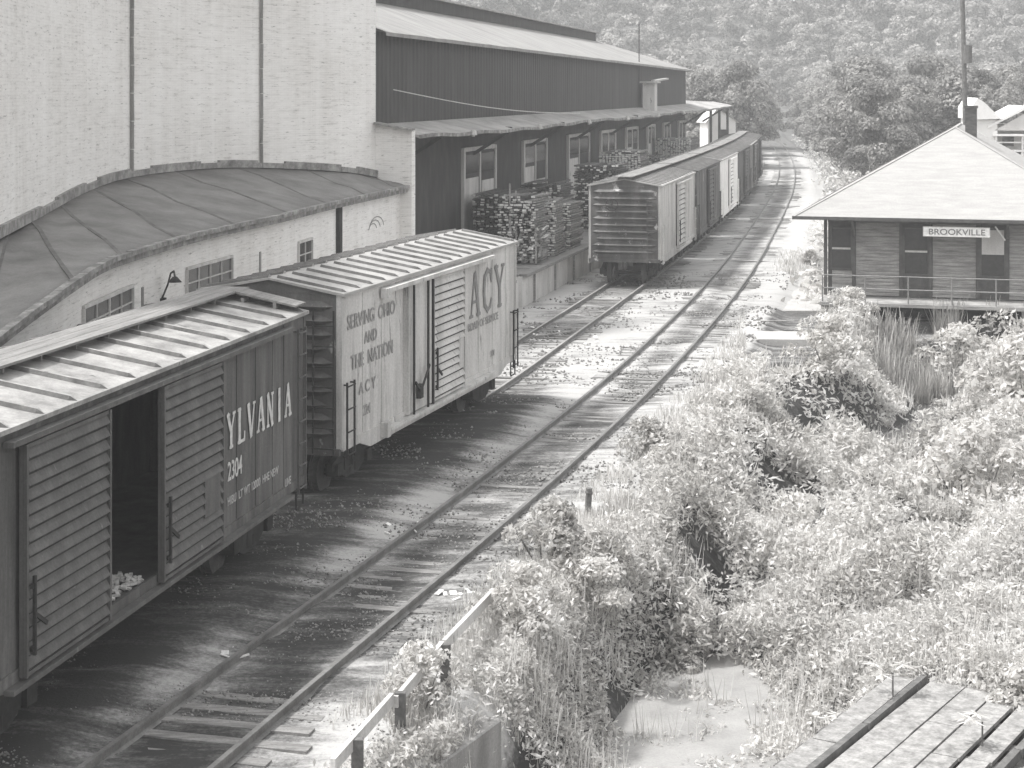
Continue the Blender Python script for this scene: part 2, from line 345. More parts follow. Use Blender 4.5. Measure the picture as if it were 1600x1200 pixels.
# ------------------------------------------------------------------ tracks
def nrm(f, y):
    e = .5; d = Vector((float(f(y+e) - f(y-e)), 2*e, 0)).normalized(); return d, Vector((d.y, -d.x, 0))
def track(f, y0, y1, label, name, dark=False):
    root = thing(name, (float(f(y0)), y0, 0), 0, label, 'railway track')
    inv = Vector((float(f(y0)), y0, 0))
    ys = [y0]; 
    while ys[-1] < y1: ys.append(ys[-1] + (1.0 if ys[-1] < 110 else 3.0))
    for s in (-1, 1):
        mb = MB(); prof = [(-.065, .02), (.065, .02), (.012, .045), (.012, .115), (.036, .125), (.036, .16), (-.036, .16), (-.036, .125), (-.012, .115), (-.012, .045)]
        rings = []
        for y in ys:
            d, n = nrm(f, y); c = Vector((float(f(y)), y, 0)) + n * s * .7535 - inv
            zz = max(0, float(gz(c.x+inv.x, y))) if y > 290 else 0
            rings.append([c + n*a + Vector((0, 0, h + zz)) for a, h in prof])
        vs = [p for r_ in rings for p in r_]; k = len(prof)
        fs = [(i*k+j, i*k+(j+1) % k, (i+1)*k+(j+1) % k, (i+1)*k+j) for i in range(len(rings)-1) for j in range(k)]
        mb.add(vs, fs); ra = mb.build('rail', M['rail'], root); ra.data.materials.append(M['rail_head'])
        for i_, p_ in enumerate(ra.data.polygons):
            if p_.normal.z > .9 and p_.center.z > .15: p_.material_index = 1
    y = y0 + .3; n_t = 0; rest = MB()
    while y < y1:
        d, n = nrm(f, y); c = Vector((float(f(y)), y, 0)) - inv
        ln = 1.3 + random.uniform(-.1, .12); off = random.uniform(-.06, .06); zt = random.uniform(-.012, .035)
        a = c + n*(off - ln); bb = c + n*(off + ln + random.choice((0, 0, .15))); skew = d * random.uniform(-.04, .04)
        tgt = MB() if n_t < 100 else rest
        tgt.bar(a + skew + Vector((0, 0, zt-.07)), bb - skew + Vector((0, 0, zt-.07)), .22, .14)
        if n_t < 100: tgt.build('tie', M['tie'], root)
        n_t += 1; y += random.uniform(.5, .6) * d.y
    r_ = rest.build('tie', M['tie'], root); r_['kind'] = 'stuff'; return root
track(xm, 14, 330, 'main railway track with weathered ties running clear past the boxcars and the depot', 'railway_track')
track(xs, 14, 200, 'siding track beside the loading dock that all the boxcars stand on', 'railway_track')

# ------------------------------------------------------------------ lettering
GLY = {  # strokes on a 0..1 x 0..1 cell: (x0,y0,x1,y1,width factor); serifs as short bars
 'A': [(.10,0,.45,1,.6),(.90,0,.52,1,1.2),(.25,.33,.75,.33,.5),(-.04,0,.26,0,.5),(.68,0,1.06,0,.5)],
 'C': [(.92,.72,.80,.93,.6),(.80,.93,.5,1,.6),(.5,1,.2,.85,.9),(.2,.85,.1,.5,1.2),(.1,.5,.2,.15,1.2),(.2,.15,.5,0,.9),(.5,0,.8,.07,.6),(.8,.07,.92,.25,.6),(.92,.68,.92,1,.5)],
 'Y': [(.06,1,.5,.46,1.1),(.94,1,.5,.46,.6),(.5,.48,.5,0,1.2),(-.06,1,.28,1,.5),(.72,1,1.06,1,.5),(.3,0,.7,0,.5)],
 'L': [(.22,0,.22,1,1.2),(.22,0,.9,0,.6),(.9,0,.92,.24,.6),(.04,1,.42,1,.5),(.04,0,.3,0,.5)],
 'V': [(.08,1,.48,0,1.2),(.92,1,.54,0,.6),(-.06,1,.24,1,.5),(.74,1,1.06,1,.5)],
 'N': [(.16,0,.16,1,.6),(.16,1,.84,0,1.2),(.84,0,.84,1,.6),(0,1,.2,1,.5),(.68,1,1,1,.5),(0,0,.32,0,.5)],
 'I': [(.5,0,.5,1,1.2),(.3,1,.7,1,.5),(.3,0,.7,0,.5)],
 'T': [(.5,0,.5,1,1.2),(.06,1,.94,1,.6),(.06,1,.06,.8,.6),(.94,1,.94,.8,.6),(.3,0,.7,0,.5)],
 'H': [(.18,0,.18,1,1),(.82,0,.82,1,1),(.18,.5,.82,.5,.5),(.04,1,.34,1,.5),(.66,1,.96,1,.5),(.04,0,.34,0,.5),(.66,0,.96,0,.5)],
}
def serif_text(name, txt, m, parent, x0, z0, h, wch, gap, y, sw, miss=()):
    mb = MB(); k = 0
    for i, ch in enumerate(txt):
        for j, (a, b_, c_, d_, wf) in enumerate(GLY.get(ch, [])):
            if (i, j) in miss: continue
            p = Vector((x0 + (wch+gap)*i + a*wch, y - .0006*(k % 9), z0 + b_*h)); q = Vector((x0 + (wch+gap)*i + c_*wch, y - .0006*(k % 9), z0 + d_*h))
            e = (q - p).normalized()*sw*wf*.3; mb.bar(p - e, q + e, .006, sw*wf, (0, 0, 1) if abs((q-p).normalized().z) < .7 else (1, 0, 0)); k += 1
    # bars: width lies out of the side, height in its plane
    return mb.build(name, m, parent)
def plain_text(name, txt, m, parent, loc, size, stretch=1.0, rot=(R(90), 0, 0), ext=.003):
    cu = bpy.data.curves.new(name, 'FONT'); cu.body = txt; cu.size = size; cu.extrude = ext; cu.offset = size*.012
    cu.align_x = 'LEFT'; to = bpy.data.objects.new('tmp', cu); COL.objects.link(to)
    bpy.context.view_layer.update()
    me = bpy.data.meshes.new_from_object(to.evaluated_get(bpy.context.evaluated_depsgraph_get()))
    bpy.data.objects.remove(to); me.materials.clear(); me.materials.append(m); me.name = name
    o = bpy.data.objects.new(name, me); COL.objects.link(o); o.parent = parent; o.location = loc; o.rotation_euler = rot; o.scale = (stretch, 1, 1)
    return o

# ------------------------------------------------------------------ boxcars (local: +x forward along the track, -y is the side facing the main track)
def louver(x0, x1, z0, z1, y, n, name, m, root, handle=True, patch=None):
    mb = MB(); mb.box(x0, x1, y, y+.05, z0, z1); dz = (z1 - z0 - .1) / n
    for k in range(n):
        z = z0 + .05 + dz*k
        if patch and patch[2] < z + dz*.5 < patch[3]:
            segs = [(x0+.06, patch[0]), (patch[1], x1-.06)]
        else: segs = [(x0+.06, x1-.06)]
        for a, b_ in segs:
            if b_ - a > .05: mb.prism([(a, y, z+dz*.14), (a, y-.055, z+dz*.30), (a, y-.05, z+dz*.42), (a, y, z+dz*.98)], (b_-a, 0, 0))
    mb.box(x0, x0+.05, y-.05, y-.002, z0, z1); mb.box(x1-.05, x1, y-.05, y-.002, z0, z1)
    mb.box(x0+.05, x1-.05, y-.03, y-.001, z0, z0+.05); mb.box(x0+.05, x1-.05, y-.03, y-.001, z1-.05, z1)
    d = mb.build(name, m, root); d.data.materials.append(M['gap'])
    for p_ in d.data.polygons:
        if abs(p_.normal.y) > .99 and abs(p_.center.y - y) < .003 and p_.area > .6: p_.material_index = 1  # plate behind the slats painted dark as the shade between them
    if patch:
        p = MB(); p.box(patch[0], patch[1], y-.035, y-.001, patch[2], patch[3]); p.build('placard_board', m, d)
    if handle:
        h = MB(); h.bar((x0+.12, y-.09, z0+.25), (x0+.12, y-.09, z0+1.2), .04, .04); h.bar((x0+.12, y-.09, z0+.75), (x0+.42, y-.10, z0+.55), .03, .05)
        h.box(x0+.08, x0+.16, y-.09, y-.05, z0+.3, z0+.36); h.box(x0+.08, x0+.16, y-.09, y-.05, z0+1.05, z0+1.11); h.build('handle', M['under'], d)
    return d
def boxcar(face_near, face_far, label, side, end, roof, spec):
    fn = Vector(face_near); ff = Vector(face_far); d = (ff - fn).normalized(); Lh = 6.2; W = 1.5
    left = Vector((-d.y, d.x)); c = (fn + d*Lh) + left*W if spec.get('from_near') else (ff - d*Lh) + left*W
    root = thing('boxcar', (c.x, c.y, 0), math.atan2(d.y, d.x), label, 'boxcar', spec.get('group'))
    z0, z1 = 1.22, 4.22; door = spec.get('doorway', (-1.2, 1.2)); dz1 = z1 - .22
    b_ = MB()
    b_.box(-Lh, door[0], -W, -W+.07, z0, z1); b_.box(door[1], Lh, -W, -W+.07, z0, z1)
    b_.box(door[0], door[1], -W, -W+.07, dz1, z1)
    b_.box(-Lh, Lh, W-.07, W, z0, z1)
    b_.box(-Lh, -Lh+.07, -W+.07, W-.07, z0, z1); b_.box(Lh-.07, Lh, -W+.07, W-.07, z0, z1)
    # corner posts, panel seams with rivet battens
    for sx in (-1, 1):
        b_.box(sx*Lh - .05, sx*Lh + .05, -W-.02, -W+.1, z0-.02, z1+.01)
    for x in spec.get('seams', (-5.0, -3.75, -2.5, 2.5, 3.75, 5.0)):
        b_.box(x-.035, x+.035, -W-.012, -W-.001, z0+.12, z1-.06)
    b_.box(-Lh, Lh, -W-.02, -W-.001, z1-.07, z1); b_.build('body', side, root)
    s = MB(); q = spec.get('sill', .22)       # side sill, deeper between the trucks
    s.prism([(-Lh, -W-.03, z0+.1), (-Lh, -W-.03, z0-.06), (-Lh+.9, -W-.03, z0-.06), (-Lh+1.5, -W-.03, z0-q), (Lh-1.5, -W-.03, z0-q), (Lh-.9, -W-.03, z0-.06), (Lh, -W-.03, z0-.06), (Lh, -W-.03, z0+.1)], (0, .06, 0))
    s.box(-Lh, Lh, W-.03, W+.03, z0-q, z0+.1); s.build('side_sill', side, root)
    u = MB(); u.box(-Lh+.07, Lh-.07, -W+.07, W-.07, z0-.03, z0+.04); u.box(-Lh+.3, Lh-.3, -.3, .3, z0-.32, z0-.04)
    for x in (-3.4, -1.2, 1.2, 3.4): u.box(x-.08, x+.08, -W+.08, W-.08, z0-.22, z0-.035)
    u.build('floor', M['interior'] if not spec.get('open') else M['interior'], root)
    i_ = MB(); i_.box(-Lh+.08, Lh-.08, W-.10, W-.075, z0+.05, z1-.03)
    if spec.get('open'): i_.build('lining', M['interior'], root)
    # corrugated ends
    for sx in (-1, 1):
        e = MB(); n = 10; hz = (z1 - z0 - .25) / n
        e.box(*sorted((sx*Lh, sx*(Lh+.04))), -W+.1, W-.1, z0, z1)
        for k in range(n):
            z = z0 + .15 + hz*k; x = sx*(Lh+.04); g = .12*sx; y0_, y1_ = -W+.16, W-.16
            if k in (2, 6): y0_, y1_ = -W+.3, W-.3
            vs = [(x, y0_, z+hz*.5), (x, y0_+.25, z+.03), (x, y1_-.25, z+.03), (x, y1_, z+hz*.5), (x, y1_-.25, z+hz-.03), (x, y0_+.25, z+hz-.03), (x+g, y0_+.2, z+hz*.5), (x+g, y1_-.2, z+hz*.5)]
            e.add(vs, [(0,1,6),(1,2,7,6),(2,3,7),(3,4,7),(4,5,6,7),(5,0,6)])
        e.prism([(sx*(Lh-.0), -W, z1+.005), (sx*Lh, W, z1+.005), (sx*Lh, 0, z1+.27)], (sx*.04, 0, 0))
        e.box(*sorted((sx*(Lh+.005), sx*(Lh+.09))), -W+.02, W-.02, z0-.14, z0-.005); e.build('end_wall', end, root)
    # roof
    r_ = MB(); e0 = W+.07; zr = z1+.30; x_ = Lh+.10
    for sy in (-1, 1):
        r_.add([(-x_, 0, zr), (x_, 0, zr), (x_, sy*e0, z1+.03), (-x_, sy*e0, z1+.03), (-x_, 0, zr-.04), (x_, 0, zr-.04), (x_, sy*e0, z1-.03), (-x_, sy*e0, z1-.03)],
               [(0,1,2,3),(4,5,6,7),(2,3,7,6),(0,3,7,4),(1,2,6,5)])
    nr_ = spec.get('ribs', 15); n_plain = len(r_.f)
    for sy in (-1, 1):
        for k in range(nr_):
            x = -x_ + .25 + (2*x_-.5)*k/(nr_-1); rr = .05
            def S_(t_, up): yy = sy*e0*t_; return Vector((0, yy, zr + (z1+.03-zr)*t_ + up))
            A, B, C_ = S_(.06, .002), S_(.5, .0), S_(.93, .002)
            for P, Q in ((A, B), (B, C_)):
                r_.add([P+Vector((x-rr*1.6, 0, 0)), P+Vector((x-rr*.6, 0, rr)), P+Vector((x+rr*.6, 0, rr)), P+Vector((x+rr*1.6, 0, 0)),
                        Q+Vector((x-rr*1.6, 0, 0)), Q+Vector((x-rr*.6, 0, rr)), Q+Vector((x+rr*.6, 0, rr)), Q+Vector((x+rr*1.6, 0, 0))],
                       [(0,1,5,4),(1,2,6,5),(2,3,7,6),(0,1,2,3),(4,5,6,7)])
            P = C_; r_.add([P+Vector((x-rr*1.6,0,0)), P+Vector((x-rr*.6,0,rr)), P+Vector((x+rr*.6,0,rr)), P+Vector((x+rr*1.6,0,0)), P+Vector((x, sy*.09, -.015))], [(0,1,4),(1,2,4),(2,3,4)])
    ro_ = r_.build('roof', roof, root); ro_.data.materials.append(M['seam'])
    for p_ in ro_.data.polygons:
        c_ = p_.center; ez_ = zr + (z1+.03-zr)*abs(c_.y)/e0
        if c_.z > ez_+.012 and p_.area < 1.0 and p_.normal.x < -.3: p_.material_index = 1  # near-side rib faces painted dark, as their shadow line
    if spec.get('running_board'):
        rb = MB()
        for k in (-1, 0, 1): rb.box(-x_-.2, x_+.2, k*.25-.118, k*.25+.118, zr+.07, zr+.105)
        for k in range(12): x = -x_+.2+(2*x_-.4)*k/11; rb.box(x-.02, x+.02, -.28, .28, zr-.03, zr+.068)
        o = rb.build('running_board', M['board'], root)
        if spec.get('laterals'):
            for sx in (-1, 1):
                lb = MB()
                for k in range(3): lb.bar((sx*(x_-.08-.19*k), -.32, zr+.10), (sx*(x_-.08-.19*k), -1.5, z1+.16), .175, .035)
                for dd in (.5, 1.1): lb.box(*sorted((sx*(x_-.55), sx*(x_-.02))), -dd-.03, -dd+.03, zr-.3+.25*(1.2-dd), zr-.02+.1*(.6-dd))
                lb.build('lateral_board', M['board'], root)
    def ladder(x, zb, zt, n, y=-W-.09, ww=.4):
        l = MB()
        for dx_ in (0, ww): l.bar((x+dx_, y, zb), (x+dx_, y, zt), .035, .035); 
        for dx_ in (0, ww):
            for zz in (zb+.05, zt-.05): l.bar((x+dx_, y+.02, zz), (x+dx_, -W, zz), .03, .03)
        for k in range(n): z = zb+.08+(zt-zb-.16)*k/(n-1); l.cyl((x, y-.02, z), (x+ww, y-.02, z), .016, 6)
        l.build('ladder', spec.get('ladder_mat', side), root)
    for x, zb, zt, n in spec.get('ladders', ((-Lh+.08, 1.0, 2.6, 4), (Lh-.48, 1.0, 2.6, 4))): ladder(x, zb, zt, n)
    for sx in (-1, 1):
        g = MB(); zz = z0-.3
        for yb in (-W+.12, -W+.55):
            g.bar((sx*(Lh+.14), yb, z0-.1), (sx*(Lh+.14), yb, z1-.3 if sx < 0 else z0+1.6), .03, .03)
        k = z0
        while k < (z1-.4 if sx < 0 else z0+1.5): g.cyl((sx*(Lh+.15), -W+.1, k), (sx*(Lh+.15), -W+.57, k), .014, 6); k += .4
        g.build('ladder', spec.get('ladder_mat', end), root)
        st = MB(); st.tube([(sx*(Lh-.1), -W-.02, z0-.05), (sx*(Lh-.1), -W-.02, z0-.42), (sx*(Lh-.5), -W-.02, z0-.42), (sx*(Lh-.5), -W-.02, z0-.05)], .018, 6); st.build('step', M['under'], root)
    # trucks
    for sx in (-1, 1):
        cx = sx*(Lh-1.65); tr = MB()
        for sy in (-1, 1):
            y = sy*1.02
            tr.prism([(cx-1.1, y-.06, .62), (cx-1.1, y-.06, .78), (cx-.45, y-.06, .96), (cx+.45, y-.06, .96), (cx+1.1, y-.06, .78), (cx+1.1, y-.06, .62), (cx+.8, y-.06, .58), (cx+.35, y-.06, .36), (cx-.35, y-.06, .36), (cx-.8, y-.06, .58)], (0, .12, 0))
            for kx in (-.84, .84): tr.box(cx+kx-.14, cx+kx+.14, y-.13, y+.13, .5, .74)
            for kx in (-.14, .14): tr.cyl((cx+kx, y, .42), (cx+kx, y, .8), .08, 8)
        tr.box(cx-.16, cx+.16, -1.1, 1.1, .6, .9); tk = tr.build('truck', M['under'], root)
        for kx in (-.84, .84):
            for sy in (-1, 1):
                wl = MB(); y = sy*.75; wl.cyl((cx+kx, y-.06, .57), (cx+kx, y+.06, .57), .42, 20); wl.cyl((cx+kx, y-sy*.11, .57), (cx+kx, y-sy*.06, .57), .45, 20); wl.build('wheel', M['wheel'], tk)
            ax = MB(); ax.cyl((cx+kx, -1.1, .57), (cx+kx, 1.1, .57), .07, 8); ax.build('axle', M['under'], tk)
        cp = MB(); cp.bar((sx*(Lh-.2), 0, .98), (sx*(Lh+.45), 0, .98), .16, .16)
        cp.prism([(sx*(Lh+.42), -.17, .85), (sx*(Lh+.42), .15, .85), (sx*(Lh+.62), .17, .85), (sx*(Lh+.68), .02, .85), (sx*(Lh+.56), -.04, .85), (sx*(Lh+.66), -.16, .85)], (0, 0, .28))
        cp.build('coupler', M['under'], root)
        hs_ = MB(); hs_.tube([(sx*(Lh+.1), .4, .9), (sx*(Lh+.3), .42, .75), (sx*(Lh+.38), .40, .5), (sx*(Lh+.34), .3, .36)], .025, 6); hs_.build('air_hose', M['under'], root)
    return root
def brake_wheel(root, sx, z=3.6, y=.7):
    b_ = MB(); x = sx*6.42; n = 14
    pts = [(x, y+.25*math.cos(2*math.pi*k/n), z+.25*math.sin(2*math.pi*k/n)) for k in range(n+1)]; b_.tube(pts, .018, 5)
    for k in range(4): a = math.pi/2*k+.3; b_.cyl((x, y, z), (x, y+.25*math.cos(a), z+.25*math.sin(a)), .012, 5)
    b_.cyl((x, y, z), (sx*6.24, y, z), .03, 6); b_.build('brake_wheel', M['under'], root)

# the dark boxcar with the open doorway, nearest
prr = boxcar((-6.23, 20.0), (-3.8, 32.2), 'dark boxcar with an open black doorway and white YLVANIA lettering, nearest of all', M['prr'], M['prr'], M['roof_prr'],
    dict(doorway=(-2.7, 1.7), open=True, seams=(2.75, 3.65, 4.5, 5.1, -5.4), running_board=True, laterals=True, ribs=14, sill=.2,
         ladders=((5.62, 1.1, 4.0, 8), (-6.1, 1.1, 4.0, 8)), group='boxcars on the siding'))
louver(-.62, 1.8, 1.22, 4.0, -1.60, 16, 'door', M['prr_door'], prr, True, (1.0, 1.65, 1.75, 2.35))
louver(-4.85, -2.42, 1.22, 4.0, -1.60, 16, 'door', M['prr_door'], prr, True)
tk = MB(); tk.box(-5.2, 5.2, -1.66, -1.52, 4.03, 4.10); tk.build('door_track', M['prr_door'], prr); tk = MB(); tk.box(-5.2, 5.2, -1.66, -1.535, 1.12, 1.18); tk.build('door_track', M['prr_door'], prr)
st = MB()
for k in range(150):
    x = random.uniform(-2.4, -.7); y = random.uniform(-1.42, -.6); a = random.uniform(0, 3.14); l = random.uniform(.05, .22)
    st.bar((x, y, 1.275+random.uniform(0, .05)), (x+math.cos(a)*l, y+math.sin(a)*l, 1.29+random.uniform(0, .05)), .05, .03)
tag(st.build('wood_debris', M['straw']), 'pale wood scraps strewn on the floor inside the open boxcar doorway', 'debris', kind='stuff')
dbr = bpy.data.objects['wood_debris']; dbr.matrix_world = Matrix.Translation(prr.location) @ Matrix.Rotation(prr.rotation_euler.z, 4, 'Z')
serif_text('road_name', 'YLVANIA', M['white_paint'], prr, 2.27, 2.55, .52, .33, .14, -1.517, .085, miss=((5,1),(5,2),(4,3)))
plain_text('car_number', '2304', M['white_paint'], prr, (2.27, -1.517, 2.03), .42, .80)
plain_text('stencil', 'HIBU  LT WT 12000  HHE NEW', M['faded_white'], prr, (2.27, -1.517, 1.64), .19, .95)
plain_text('stencil', 'LINE', M['faded_white'], prr, (5.1, -1.517, 1.32), .2, .8)

# the light boxcar
acy = boxcar((-3.4, 34.9), (0, 46.9), 'light grey boxcar lettered ACY and SERVING OHIO AND THE NATION', M['acy'], M['end_dark'], M['roof_light'],
    dict(doorway=(-2.6, 1.4), seams=(-5.05, -3.95, 2.9, 4.1, 5.3), ribs=17, sill=.24, ladders=((-6.15, 1.0, 2.5, 4), (5.72, 1.0, 2.5, 4)), ladder_mat=M['under'], group='boxcars on the siding'))
pd = MB(); pd.box(-2.6, -1.02, -1.58, -1.50, 1.25, 4.0)
for x in (-2.55, -1.1): pd.box(x-.04, x+.05, -1.62, -1.582, 1.25, 4.0)
pdo = pd.build('door', M['acy'], acy)
rods = MB()
for x in (-2.3, -1.35): rods.cyl((x, -1.64, 1.2), (x, -1.64, 4.0), .028, 7)
rods.bar((-1.9, -1.68, 1.7), (-1.35, -1.68, 2.15), .03, .06); rods.bar((-2.3, -1.68, 1.9), (-1.85, -1.68, 1.6), .03, .06); rods.box(-2.0, -1.8, -1.69, -1.585, 1.5, 1.8); rods.build('handle', M['under'], pdo)
louver(-.95, 1.4, 1.25, 4.0, -1.60, 15, 'door', M['acy'], acy, True, (.95, 1.3, 1.7, 2.4))
dk = MB(); dk.box(-1.02, -.955, -1.66, -1.5, 1.22, 4.0); dk.build('door_post', M['under'], acy)
tk = MB(); tk.box(-3.9, 3.7, -1.70, -1.52, 4.03, 4.12); tk.build('door_track', M['acy'], acy); tk = MB(); tk.box(-3.9, 3.9, -1.70, -1.535, 1.14, 1.21); tk.box(-4.1, -3.9, -1.7, -1.53, 3.92, 4.12); tk.box(-4.12, -3.92, -1.7, -1.53, 1.05, 1.35); tk.build('door_track', M['acy'], acy)
serif_text('road_initials', 'ACY', M['dark_letter'], acy, 2.2, 2.75, 1.0, .76, .30, -1.517, .15)
plain_text('slogan', 'ROAD OF SERVICE', M['mid_letter'], acy, (2.0, -1.517, 2.42), .27, 1.15)
plain_text('slogan', 'SERVING  OHIO', M['mid_letter'], acy, (-5.95, -1.517, 3.50), .40, .98)
plain_text('slogan', 'AND', M['mid_letter'], acy, (-5.0, -1.517, 3.10), .34, 1.0)
plain_text('slogan', 'THE  NATION', M['mid_letter'], acy, (-5.75, -1.517, 2.68), .40, .98)
plain_text('reporting_mark', 'A C Y', M['mid_letter'], acy, (-5.3, -1.517, 2.12), .34, 1.1)
plain_text('car_number', '224', M['mid_letter'], acy, (-5.1, -1.517, 1.66), .30, 1.0)
plain_text('stencil', 'XM', M['mid_letter'], acy, (3.9, -1.517, 1.55), .22, 1.0)
plain_text('end_number', '47', M['white_paint'], acy, (-6.36, .75, 3.72), .26, 1.0, (R(90), 0, R(-90)))
brake_wheel(acy, 1, 1.9, -1.1)

# the string of cars further up the siding
def spur_pt(y): return Vector((float(xs(y)), y))
y_ = 73.9
far_specs = [
 ('pale boxcar with dark ribbed end, first of the string beyond the gap in the siding', M['acy'], M['end_mid'], M['roof_light'], dict(ribs=15, running_board=True)),
 ('dark boxcar with dark roof, second in the string by the loading dock', M['end_dark'], M['end_dark'], M['roof_dark'], dict(ribs=15, running_board=True)),
 ('whitish boxcar, third in the string between two dark ones', M['whitewash'], M['end_dark'], M['roof_light'], dict(ribs=15, running_board=True)),
 ('dark boxcar, fourth in the string, behind the whitish one', M['prr'], M['end_dark'], M['roof_dark'], dict(ribs=12, running_board=True)),
 ('grey roofed boxcar, fifth in the string, last but one', M['lumber'], M['end_dark'], M['roof_light'], dict(ribs=12, running_board=True)),
 ('dark boxcar at the far end of the string near the white shed', M['prr'], M['end_dark'], M['roof_dark'], dict(ribs=12, running_board=True)),
]
for i, (lab, s_, e_, r_, sp) in enumerate(far_specs):
    a = spur_pt(y_); bq = spur_pt(y_ + 12.1); d = (bq - a).normalized(); rt = Vector((d.y, -d.x))
    sp.update(from_near=True, group='boxcars on the siding', doorway=(-1.0, 1.2))
    car = boxcar(a + rt*1.5, bq + rt*1.5, lab, s_, e_, r_, sp)
    louver(-1.1, 1.3, 1.25, 4.0, -1.60, 12, 'door', s_, car, True)
    tk = MB(); tk.box(-1.2, 3.8, -1.68, -1.52, 4.03, 4.10); tk.build('door_track', s_, car); tk = MB(); tk.box(-1.2, 3.8, -1.68, -1.535, 1.14, 1.2); tk.build('door_track', s_, car)
    if i == 0: brake_wheel(car, -1, 3.45, .5)
    y_ += 13.55 * d.y

# ------------------------------------------------------------------ low curved white building and tall white wall
def poly_wall(name, pts, z0s, z1s, m, parent, thick=.35):
    """vertical wall along a plan polyline with UV in metres"""
    pts = [Vector(p) for p in pts]; n = len(pts); vs = []; u = [0]
    for a, b_ in zip(pts[:-1], pts[1:]): u.append(u[-1] + (b_-a).length)
    fs = []; uvs = []
    for side in (0, 1):
        for i, p in enumerate(pts):
            t_ = (pts[min(i+1, n-1)] - pts[max(i-1, 0)]).normalized(); nn = Vector((t_.y, -t_.x))   # right-hand side when walking
            q = p - nn*thick*side
            vs += [(q.x, q.y, z0s[i]), (q.x, q.y, z1s[i])]
    k = 2*n
    for i in range(n-1):
        fs.append((2*i, 2*i+2, 2*i+3, 2*i+1)); uvs.append([(u[i], z0s[i]), (u[i+1], z0s[i+1]), (u[i+1], z1s[i+1]), (u[i], z1s[i])])
        fs.append((k+2*i, k+2*i+1, k+2*i+3, k+2*i+2)); uvs.append([(u[i], z0s[i]), (u[i], z1s[i]), (u[i+1], z1s[i+1]), (u[i+1], z0s[i+1])])
        fs.append((2*i+1, 2*i+3, k+2*i+3, k+2*i+1)); uvs.append([(u[i], z1s[i]), (u[i+1], z1s[i+1]), (u[i+1], z1s[i+1]+.3), (u[i], z1s[i]+.3)])
    for i in (0, n-1): fs.append((2*i, 2*i+1, k+2*i+1, k+2*i)); uvs.append([(u[i], z0s[i]), (u[i], z1s[i]), (u[i]+.35, z1s[i]), (u[i]+.35, z0s[i])])
    me = bpy.data.meshes.new(name); me.from_pydata(vs, [], fs); l = me.uv_layers.new(name='UVMap'); j = 0
    for ff_, uu in zip(me.polygons, uvs):
        for k2 in range(4): l.data[ff_.loop_start + k2].uv = uu[k2]
    me.materials.append(m); o = bpy.data.objects.new(name, me); COL.objects.link(o); o.parent = parent; return o
def smooth_pts(P, n=4):
    P = [Vector(p) for p in P]; out = []
    for i in range(len(P)-1):
        p0, p1, p2, p3 = P[max(i-1, 0)], P[i], P[i+1], P[min(i+2, len(P)-1)]
        for k in range(n):
            s = k/n; out.append(.5*((2*p1) + (-p0+p2)*s + (2*p0-5*p1+4*p2-p3)*s*s + (-p0+3*p1-3*p2+p3)*s**3))
    return out + [P[-1]]
# plan lines walk from near-left to far-right; faces look to the right (towards the tracks)
_e3 = smooth_pts([(-10.9,17.5,3.5),(-10.0,21,3.6),(-9.2,24,3.7)] + [tuple(G(a, b_, z_)) for a, b_, z_ in ((-110,615,3.85),(-40,556,4.05),(40,493,4.42),(114,440,4.75),(160,411,4.82),(203,395,4.82),(284,371,4.82),(349,355,4.82),(443,335,4.82),(530,314,4.82))] + [(-3.72,63.0,4.82)], 3)
eave = [p.xy for p in _e3]
def ez(y): return float(np.interp(y, [p.y for p in _e3], [p.z for p in _e3]))
low = thing('brick_annex', (-8, 40, 0), 0, 'low curved white brick building with flat dark roof and multi-pane windows behind the near boxcars', 'building')
OFF = Vector((-8, 40, 0))
def loc(p): return (p[0]-OFF.x, p[1]-OFF.y)
wl_pts = []
for i, p in enumerate(eave):
    t_ = (eave[min(i+1, len(eave)-1)] - eave[max(i-1, 0)]).normalized(); wl_pts.append(p - Vector((t_.y, -t_.x))*.28)
poly_wall('wall', [loc(p) for p in wl_pts], [-.3]*len(wl_pts), [ez(p.y)-.2 for p in wl_pts], M['brick'], low)
TB = [(-330,560,29.5),(-60,402,34),(60,338,42),(130,300,46.5),(200,277,51),(310,264,55),(400,262,57.5),(530,268,60.6),(587,277,63.05)]
_p3 = smooth_pts([tuple(AT(a, b_, y_)) for a, b_, y_ in TB], 3)
tall_base = [p.xy for p in _p3]; _zz = [p.z for p in _p3]
def tz(p): return float(np.interp(p.y, [q.y for q in _p3], _zz))
# low roof: ruled surface between eave and tall wall
rf = MB(); n = 34
def resamp(P, n):
    L = [0]
    for a, b_ in zip(P[:-1], P[1:]): L.append(L[-1] + (b_-a).length)
    xs_ = np.interp(np.linspace(0, L[-1], n), L, [p.x for p in P]); ys_ = np.interp(np.linspace(0, L[-1], n), L, [p.y for p in P])
    return [Vector((float(a), float(b_))) for a, b_ in zip(xs_, ys_)]
EA, TA = resamp(eave, n), resamp(tall_base, n)
rows_ = 5; gv = []
for j in range(rows_):
    s = j/(rows_-1)
    for i in range(n):
        q = EA[i]*(1-s) + TA[i]*s; z = ez(EA[i].y)*(1-s) + tz(TA[i])*s + .05*math.sin(i*1.3+j*2)*(0 < j < rows_-1); gv.append((q.x-OFF.x, q.y-OFF.y, z))
rf.add(gv, [(j*n+i, j*n+i+1, (j+1)*n+i+1, (j+1)*n+i) for j in range(rows_-1) for i in range(n-1)])
ro = rf.build('roof', M['felt'], low, True)
md_ = ro.modifiers.new('s', 'SOLIDIFY'); md_.thickness = .06; md_.offset = -1
sm = MB()                                  # lapped tar-paper seams and patches on the low roof
